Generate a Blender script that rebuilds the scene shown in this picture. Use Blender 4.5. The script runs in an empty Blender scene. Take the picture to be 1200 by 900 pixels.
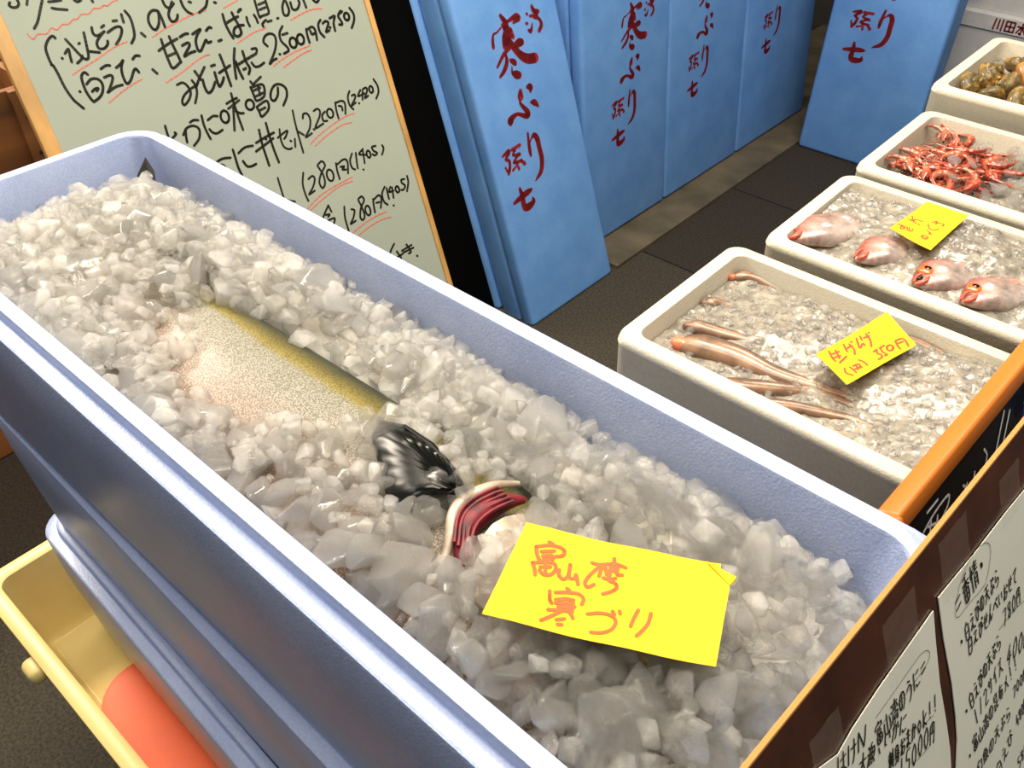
import bpy, bmesh, math, random
import numpy as np
from mathutils import Vector, Matrix, noise

SC = bpy.context.scene
COL = SC.collection
# ------------------------------------------------------------------ camera
cam_d = bpy.data.cameras.new('camera'); cam = bpy.data.objects.new('camera', cam_d); COL.objects.link(cam)
R = Matrix(((0.748380877, -0.431739199, 0.503514972), (0.663269224, 0.487140589, -0.568126732), (0.0, 0.759141166, 0.650926025)))
cam.matrix_world = Matrix.Translation((0, 0, 1.6)) @ R.to_4x4()
cam_d.sensor_width = 36.0; cam_d.lens = 36.0 * 1019.3007 / 1200.0; cam_d.clip_start = 0.02
SC.camera = cam
# ------------------------------------------------------------------ world, lamps, exposure
SC.view_settings.view_transform = 'Standard'; SC.view_settings.look = 'None'
SC.view_settings.exposure = 0.0; SC.view_settings.gamma = 1.0; SC.view_settings.use_curve_mapping = False
w = bpy.data.worlds.new('world'); SC.world = w; w.use_nodes = True
bg = w.node_tree.nodes['Background']; bg.inputs['Color'].default_value = (0.86, 0.93, 1.0, 1); bg.inputs['Strength'].default_value = 0.17
def lamp(name, loc, target, size, energy, color):
    d = bpy.data.lights.new(name, 'AREA'); d.shape = 'RECTANGLE'; d.size, d.size_y = size; d.energy = energy; d.color = color
    o = bpy.data.objects.new(name, d); COL.objects.link(o); o.location = loc
    o.rotation_euler = (Vector(target) - Vector(loc)).to_track_quat('-Z', 'Y').to_euler()
    return o
lamp('overhead_light', (-0.55, 1.10, 2.75), (-0.55, 0.75, 1.0), (1.3, 0.35), 30, (1.0, 0.86, 0.66))
lamp('overhead_light', (-3.2, 0.50, 2.65), (-0.8, 0.35, 1.0), (0.9, 0.6), 108, (1.0, 0.88, 0.72))
lamp('overhead_light', (-0.55, 2.55, 2.45), (-1.4, 2.5, 0.9), (0.9, 0.4), 20, (1.0, 0.9, 0.76))
lamp('overhead_light', (-0.6, 0.6, 3.0), (-0.6, 0.6, 0.0), (2.6, 2.0), 98, (1.0, 0.90, 0.75))  # added wide softbox, brightens the ice and general ambience; not a real fitting
try:
    cy = SC.cycles
    cy.use_denoising = True; cy.max_bounces = 36; cy.transmission_bounces = 32; cy.glossy_bounces = 4; cy.diffuse_bounces = 4
    cy.transparent_max_bounces = 24; cy.sample_clamp_indirect = 20.0; cy.caustics_refractive = True; cy.caustics_reflective = False; cy.blur_glossy = 1.0
except Exception:
    pass

# ------------------------------------------------------------------ materials
def srgb(r, g, b):
    f = lambda c: c / 12.92 if c <= 0.04045 else ((c + 0.055) / 1.055) ** 2.4
    return (f(r / 255), f(g / 255), f(b / 255), 1)
class Mat:
    def __init__(s, name, col, rough=0.5, **kw):
        s.m = bpy.data.materials.new(name); s.m.use_nodes = True; s.t = s.m.node_tree; s.b = s.t.nodes['Principled BSDF']
        s.set('Base Color', col if len(col) == 4 else srgb(*col)); s.set('Roughness', rough)
        for k, v in kw.items(): s.set(k.replace('_', ' '), v)
        s.coord = None
    def set(s, k, v): s.b.inputs[k].default_value = v
    def n(s, typ, **kw):
        x = s.t.nodes.new(typ)
        for k, v in kw.items():
            if k in x.inputs: x.inputs[k].default_value = v
            else: setattr(x, k, v)
        return x
    def l(s, a, b): s.t.links.new(a, b)
    def co(s, kind='Object'):
        if s.coord is None: s.coord = s.n('ShaderNodeTexCoord')
        return s.coord.outputs[kind]
    def noise(s, scale, detail=3.0, rough=0.55, kind='Object', stretch=None):
        x = s.n('ShaderNodeTexNoise', Scale=scale, Detail=detail, Roughness=rough)
        v = s.co(kind)
        if stretch:
            mp = s.n('ShaderNodeMapping'); mp.inputs['Scale'].default_value = stretch; s.l(v, mp.inputs['Vector']); v = mp.outputs['Vector']
        s.l(v, x.inputs['Vector']); return x
    def ramp(s, fac, stops):
        x = s.n('ShaderNodeValToRGB'); e = x.color_ramp.elements
        while len(e) < len(stops): e.new(0.5)
        for el, (p, c) in zip(e, stops): el.position = p; el.color = c if len(c) == 4 else srgb(*c)
        s.l(fac, x.inputs['Fac']); return x.outputs['Color']
    def mix(s, fac, a, b, mode='MIX'):
        x = s.n('ShaderNodeMix', data_type='RGBA', blend_type=mode)
        for i, v in ((6, a), (7, b)):
            if isinstance(v, tuple): x.inputs[i].default_value = v if len(v) == 4 else srgb(*v)
            else: s.l(v, x.inputs[i])
        if isinstance(fac, (int, float)): x.inputs[0].default_value = fac
        else: s.l(fac, x.inputs[0])
        return x.outputs[2]
    def bump(s, height, strength=0.3, dist=0.002):
        x = s.n('ShaderNodeBump', Strength=strength, Distance=dist); s.l(height, x.inputs['Height']); s.l(x.outputs['Normal'], s.b.inputs['Normal']); return x
    def color(s, c): s.l(c, s.b.inputs['Base Color'])

def styro(name, c0, c1, rough=0.35, bead=420, bs=.25):
    m = Mat(name, c0, rough)
    nz = m.noise(9, 4); sp = m.noise(bead * .8, 2)
    c = m.mix(m.ramp(nz.outputs['Fac'], [(0.35, (0, 0, 0)), (0.7, (255, 255, 255))]), c0, c1)
    sp2 = m.ramp(sp.outputs['Fac'], [(0.4, (243, 243, 245)), (0.62, (255, 255, 255))])
    m.color(m.mix(1.0, c, sp2, 'MULTIPLY'))
    v = m.n('ShaderNodeTexVoronoi', Scale=bead); m.l(m.co(), v.inputs['Vector'])
    m.bump(v.outputs['Distance'], bs, 0.0012)
    return m.m
M = {}
M['lavender'] = styro('wet_lavender_styrofoam', (160, 176, 216), (176, 190, 226), 0.34, 420, .22)
M['blue'] = styro('blue_styrofoam', (97, 149, 214), (111, 162, 224), 0.55)
M['white'] = styro('white_styrofoam', (200, 193, 174), (208, 201, 182), 0.55)
M['greywhite'] = styro('grey_white_styrofoam', (205, 204, 204), (222, 220, 216), 0.5)
def plain(key, name, col, rough=0.5, nscale=None, amt=0.15, stretch=None, **kw):
    m = Mat(name, col, rough, **kw)
    if nscale:
        nz = m.noise(nscale, 4, stretch=stretch)
        m.color(m.mix(m.ramp(nz.outputs['Fac'], [(0.3, (0, 0, 0)), (0.7, (255, 255, 255))]), tuple(c * (1 - amt) for c in col), tuple(min(255, c * (1 + amt)) for c in col)))
    M[key] = m.m; return m
plain('yellow_plastic', 'yellow_plastic', (244, 220, 144), 0.4, 6, .04)
plain('orange_plastic', 'orange_plastic', (240, 98, 40), 0.5, 5, .05)
plain('yellow_paper', 'yellow_paper', (234, 186, 14), 0.8, 14, .03)
plain('marker_red', 'orange_red_marker', (226, 84, 24), 0.7)
plain('marker_thin_red', 'dark_red_marker', (200, 62, 30), 0.5)
plain('marker_black', 'black_marker', (34, 34, 24), 0.4)
plain('marker_rose', 'rose_marker', (214, 112, 92), 0.4)
plain('print_red', 'red_printing', (140, 26, 34), 0.6)
plain('print_maroon', 'maroon_printing', (120, 34, 50), 0.6)
plain('chalk', 'white_chalk', (214, 220, 222), 0.9)
plain('blue_tape', 'blue_tape', (34, 92, 170), 0.35)
plain('whiteboard', 'whiteboard_surface', (160, 168, 155), 0.12, 3, .02)
plain('light_wood', 'light_wood', (188, 144, 82), 0.45, 18, .12, stretch=(1, 1, 0.08))
plain('orange_wood', 'orange_wood', (188, 108, 40), 0.4, 18, .1, stretch=(1, 0.08, 1))
plain('brown_wood', 'brown_crate_wood', (132, 84, 44), 0.6, 12, .3, stretch=(1, 0.1, 1))
plain('dark_wood', 'dark_wood', (58, 40, 28), 0.6, 12, .2)
plain('brown_board', 'dark_brown_board', (66, 36, 24), 0.32, 20, .18)
plain('raw_edge', 'raw_board_edge', (176, 120, 60), 0.8)
plain('blackboard', 'blackboard_surface', (20, 20, 22), 0.35, 8, .2)
plain('white_paper', 'white_paper', (214, 216, 204), 0.55, 5, .02)
plain('steel', 'dull_steel', (120, 118, 112), 0.4, Metallic=0.8)
m = plain('tape', 'clear_tape', (230, 215, 200), 0.08); m.set('Alpha', 0.07); m.set('Coat Weight', 1.0)
m = plain('dark_wall', 'dark_wall', (46, 42, 38), 0.7, 3, .25)
# floor: dark speckled tiles with grout
m = Mat('speckled_floor_tile', (92, 92, 84), 0.75); m.set('Specular IOR Level', .25)
br = m.n('ShaderNodeTexBrick', Scale=1.0); br.offset = 0.0; br.inputs['Mortar Size'].default_value = 0.004
br.inputs['Brick Width'].default_value = 0.6; br.inputs['Row Height'].default_value = 0.6; br.inputs['Bias'].default_value = 0.0
br.inputs['Color1'].default_value = srgb(74, 68, 57); br.inputs['Color2'].default_value = srgb(56, 48, 42); br.inputs['Mortar'].default_value = srgb(22, 20, 18)
mp = m.n('ShaderNodeMapping'); mp.inputs['Location'].default_value = (0.425, 0.18, 0); m.l(m.co('Object'), mp.inputs['Vector']); m.l(mp.outputs['Vector'], br.inputs['Vector'])
nz = m.noise(160, 3); sp = m.ramp(nz.outputs['Fac'], [(0.35, (170, 168, 166)), (0.65, (255, 252, 246))])
m.color(m.mix(1.0, br.outputs['Color'], sp, 'MULTIPLY')); m.bump(nz.outputs['Fac'], .15, .001); M['floor'] = m.m
m = Mat('tan_stone_strip', (104, 92, 70), 0.7); nz = m.noise(7, 5)
m.color(m.ramp(nz.outputs['Fac'], [(0.3, (70, 63, 47)), (0.7, (104, 93, 72))])); M['curb'] = m.m

# ice
def ice_mat(name, t0, t1, tint, rough=0.06):
    m = Mat(name, tint, rough); m.set('IOR', 1.31)
    nz = m.noise(110, 5, .7); m.bump(nz.outputs['Fac'], 0.8, 0.004)
    m.set('Subsurface Weight', 1.0); m.set('Subsurface Radius', (1.0, 1.0, 0.95)); m.set('Subsurface Scale', 0.02); m.b.subsurface_method = 'RANDOM_WALK'
    n2 = m.noise(45, 2)
    mr = m.n('ShaderNodeMapRange'); mr.inputs['From Min'].default_value = 0.35; mr.inputs['From Max'].default_value = 0.65
    mr.inputs['To Min'].default_value = t0; mr.inputs['To Max'].default_value = t1; m.l(n2.outputs['Fac'], mr.inputs['Value']); m.l(mr.outputs[0], m.b.inputs['Transmission Weight'])
    tp = m.n('ShaderNodeBsdfTransparent'); x = m.n('ShaderNodeMixShader'); x.inputs[0].default_value = 0.53
    m.l(m.b.outputs[0], x.inputs[1]); m.l(tp.outputs[0], x.inputs[2])
    bp = m.b.inputs['Normal'].links[0].from_socket; fr = m.n('ShaderNodeFresnel', IOR=1.45); m.l(bp, fr.inputs['Normal']); gl = m.n('ShaderNodeBsdfGlossy', Roughness=0.12); m.l(bp, gl.inputs['Normal'])
    ge = m.n('ShaderNodeNewGeometry'); fm = m.n('ShaderNodeMath', operation='MULTIPLY_ADD'); m.l(ge.outputs['Backfacing'], fm.inputs[0]); fm.inputs[1].default_value = -1.0; fm.inputs[2].default_value = 1.0
    ff = m.n('ShaderNodeMath', operation='MULTIPLY'); m.l(fm.outputs[0], ff.inputs[0]); m.l(fr.outputs[0], ff.inputs[1]); fr.inputs['IOR'].default_value = 1.31
    y = m.n('ShaderNodeMixShader'); m.l(ff.outputs[0], y.inputs[0]); m.l(x.outputs[0], y.inputs[1]); m.l(gl.outputs[0], y.inputs[2]); m.l(y.outputs[0], m.t.nodes['Material Output'].inputs['Surface'])
    return m.m
M['ice_clear'] = ice_mat('clear_ice', 0.72, 0.93, (254, 251, 243), 0.08)
M['ice_cloudy'] = ice_mat('cloudy_ice', 0.52, 0.78, (254, 250, 240), 0.10)
m = Mat('ice_slush', (214, 210, 198), 0.18); nz = m.noise(38, 4)
m.color(m.ramp(nz.outputs['Fac'], [(0.3, (196, 192, 180)), (0.7, (240, 236, 226))])); m.bump(nz.outputs['Fac'], .6, .004); m.set('Coat Weight', .6); M['slush'] = m.m
def crushed(name, c0, c1):
    m = Mat(name, c0, 0.16); nz = m.noise(55, 4); n2 = m.noise(190, 2)
    m.color(m.mix(m.ramp(nz.outputs['Fac'], [(0.32, (0, 0, 0)), (0.66, (255, 255, 255))]), c0, c1)); m.bump(n2.outputs['Fac'], .5, .003); m.set('Coat Weight', .8); m.set('Coat Roughness', .08)
    return m.m
M['crushed'] = crushed('crushed_ice', (112, 106, 96), (160, 153, 140))

# ------------------------------------------------------------------ mesh helpers
ORG = {}
class MB:
    """verts and faces gathered for ONE mesh object"""
    def __init__(s): s.v = []; s.f = []; s.mi = []; s.attr = []
    def add(s, v, f, mi=0, attr=None):
        k = len(s.v); s.v += [tuple(p) for p in v]; s.f += [tuple(i + k for i in q) for q in f]; s.mi += [mi] * len(f)
        s.attr += attr if attr else [(0.0, 0.0)] * len(v)
    def build(s, name, mat, parent=None, smooth=True, sharp=40, weld=0.0, use_attr=False):
        o = ORG.get(parent.name, Vector()) if parent else Vector()
        me = bpy.data.meshes.new(name); me.from_pydata([(p[0] - o[0], p[1] - o[1], p[2] - o[2]) for p in s.v], [], s.f)
        for q in (mat if isinstance(mat, list) else [mat]): me.materials.append(M[q] if isinstance(q, str) else q)
        if any(s.mi): me.polygons.foreach_set('material_index', s.mi)
        if use_attr:
            a = me.attributes.new('uvpos', 'FLOAT2', 'POINT'); a.data.foreach_set('vector', [c for t in s.attr for c in t])
        finish(me, smooth, sharp)
        ob = bpy.data.objects.new(name, me); COL.objects.link(ob)
        if parent: ob.parent = parent
        ORG[ob.name] = o
        return ob
def finish(me, smooth=True, sharp=40):
    bm = bmesh.new(); bm.from_mesh(me); bmesh.ops.recalc_face_normals(bm, faces=bm.faces)
    for f in bm.faces: f.smooth = smooth
    if smooth:
        lim = math.radians(sharp)
        for e in bm.edges:
            if len(e.link_faces) == 2 and e.calc_face_angle(0) > lim: e.smooth = False
    bm.to_mesh(me); bm.free()
def tag(o, label, cat, group=None, kind=None):
    o['label'] = label; o['category'] = cat
    if group: o['group'] = group
    if kind: o['kind'] = kind
    return o
def thing(name, loc, label, cat, group=None):
    o = bpy.data.objects.new(name, None); COL.objects.link(o); o.location = loc; o.empty_display_size = .05
    ORG[o.name] = Vector(loc); return tag(o, label, cat, group)
def box_vf(lo, hi, bev=0.0, seg=3):
    bm = bmesh.new(); bmesh.ops.create_cube(bm, size=1)
    for v in bm.verts: v.co = Vector(((lo[i] + hi[i]) / 2 + v.co[i] * (hi[i] - lo[i])) for i in range(3))
    if bev: bmesh.ops.bevel(bm, geom=bm.edges[:], offset=bev, segments=seg, affect='EDGES', profile=.5)
    bm.verts.index_update(); v = [p.co.copy() for p in bm.verts]; f = [[p.index for p in q.verts] for q in bm.faces]; bm.free(); return v, f
def xf(vf, o, ex, ey, ez):
    o, ex, ey, ez = Vector(o), Vector(ex), Vector(ey), Vector(ez)
    return [o + ex * p[0] + ey * p[1] + ez * p[2] for p in vf[0]], vf[1]
def rrect(cx, cy, hx, hy, r, z, n=6, rot=0.0):
    out = []
    r = min(r, hx * .98, hy * .98)
    for q, (sx, sy) in enumerate(((1, 1), (-1, 1), (-1, -1), (1, -1))):
        for i in range(n + 1):
            a = math.pi / 2 * (q + i / n); x = sx * (hx - r) + r * math.cos(a); y = sy * (hy - r) + r * math.sin(a)
            out.append((cx + x * math.cos(rot) - y * math.sin(rot), cy + x * math.sin(rot) + y * math.cos(rot), z))
    return out
def loft(mb, rings, cap0=True, cap1=True, mi=0, attr=None):
    n = len(rings[0]); v = [p for r in rings for p in r]; f = []
    for i in range(len(rings) - 1):
        for j in range(n): f.append((i * n + j, i * n + (j + 1) % n, (i + 1) * n + (j + 1) % n, (i + 1) * n + j))
    if cap0: f.append(tuple(range(n))[::-1])
    if cap1: f.append(tuple((len(rings) - 1) * n + j for j in range(n)))
    mb.add(v, f, mi, attr)
def tube(mb, pts, rad, n=8, mi=0):
    pts = [Vector(p) for p in pts]; rings = []
    for i, p in enumerate(pts):
        t = (pts[min(i + 1, len(pts) - 1)] - pts[max(i - 1, 0)]).normalized(); a = t.orthogonal().normalized() if abs(t.z) > .95 else t.cross(Vector((0, 0, 1))).normalized(); b = t.cross(a)
        r = rad[i] if isinstance(rad, (list, tuple)) else rad
        rings.append([p + a * r * math.cos(2 * math.pi * k / n) + b * r * math.sin(2 * math.pi * k / n) for k in range(n)])
    loft(mb, rings, mi=mi)
def spline(P, k=4):
    """Catmull-Rom through rows of numbers"""
    if len(P) < 3: return [tuple(p) for p in P]
    Q = [np.array(p, float) for p in P]; Q = [2 * Q[0] - Q[1]] + Q + [2 * Q[-1] - Q[-2]]; out = []
    for i in range(1, len(Q) - 2):
        for j in range(k):
            t = j / k; a, b, c, d = Q[i - 1:i + 3]
            out.append(tuple(.5 * (2 * b + (c - a) * t + (2 * a - 5 * b + 4 * c - d) * t * t + (3 * b - a - 3 * c + d) * t ** 3)))
    out.append(tuple(Q[-2])); return out
class Plane:
    def __init__(s, o, eu, ev):
        s.o = Vector(o); s.eu = Vector(eu).normalized(); ev = Vector(ev); s.ev = (ev - s.eu * ev.dot(s.eu)).normalized(); s.n = s.eu.cross(s.ev)
    def p(s, u, v, h=0.0): return s.o + s.eu * u + s.ev * v + s.n * h
def ink(name, data, pl, mat, parent, off=0.0006, du=0.0, dv=0.0, sc=1.0, lift=None, k=3, vmax=None, fat=1.0):
    """flat pen strokes lying on a plane: one mesh for one hand's writing"""
    mb = MB()
    for st in data.split(';'):
        P = [tuple(float(c) for c in q.split(',')) for q in st.split()]
        P = spline(P, k) if len(P) > 2 else P
        P = [((a * sc + du) * 1e-4, (b * sc + dv) * 1e-4, max(c * sc * fat, 3) * .5e-4) for a, b, c in P]
        if vmax is not None and any(p[1] > vmax for p in P): continue
        H = lambda u, v: off + (lift(u, v) if lift else 0.0)
        for (u, v, r) in (P if k > 1 else P):
            ring = [(u + r * math.cos(t * math.pi / 4), v + r * math.sin(t * math.pi / 4)) for t in range(8)]
            mb.add([pl.p(a, b, H(a, b)) for a, b in ring], [tuple(range(8))])
        for (u0, v0, r0), (u1, v1, r1) in zip(P, P[1:]):
            d = math.hypot(u1 - u0, v1 - v0)
            if d < 1e-7: continue
            nx, ny = -(v1 - v0) / d, (u1 - u0) / d
            q = [(u0 + nx * r0, v0 + ny * r0), (u0 - nx * r0, v0 - ny * r0), (u1 - nx * r1, v1 - ny * r1), (u1 + nx * r1, v1 + ny * r1)]
            mb.add([pl.p(a, b, H(a, b)) for a, b in q], [(0, 1, 2, 3)])
    return mb.build(name, mat, parent, smooth=False)

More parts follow.
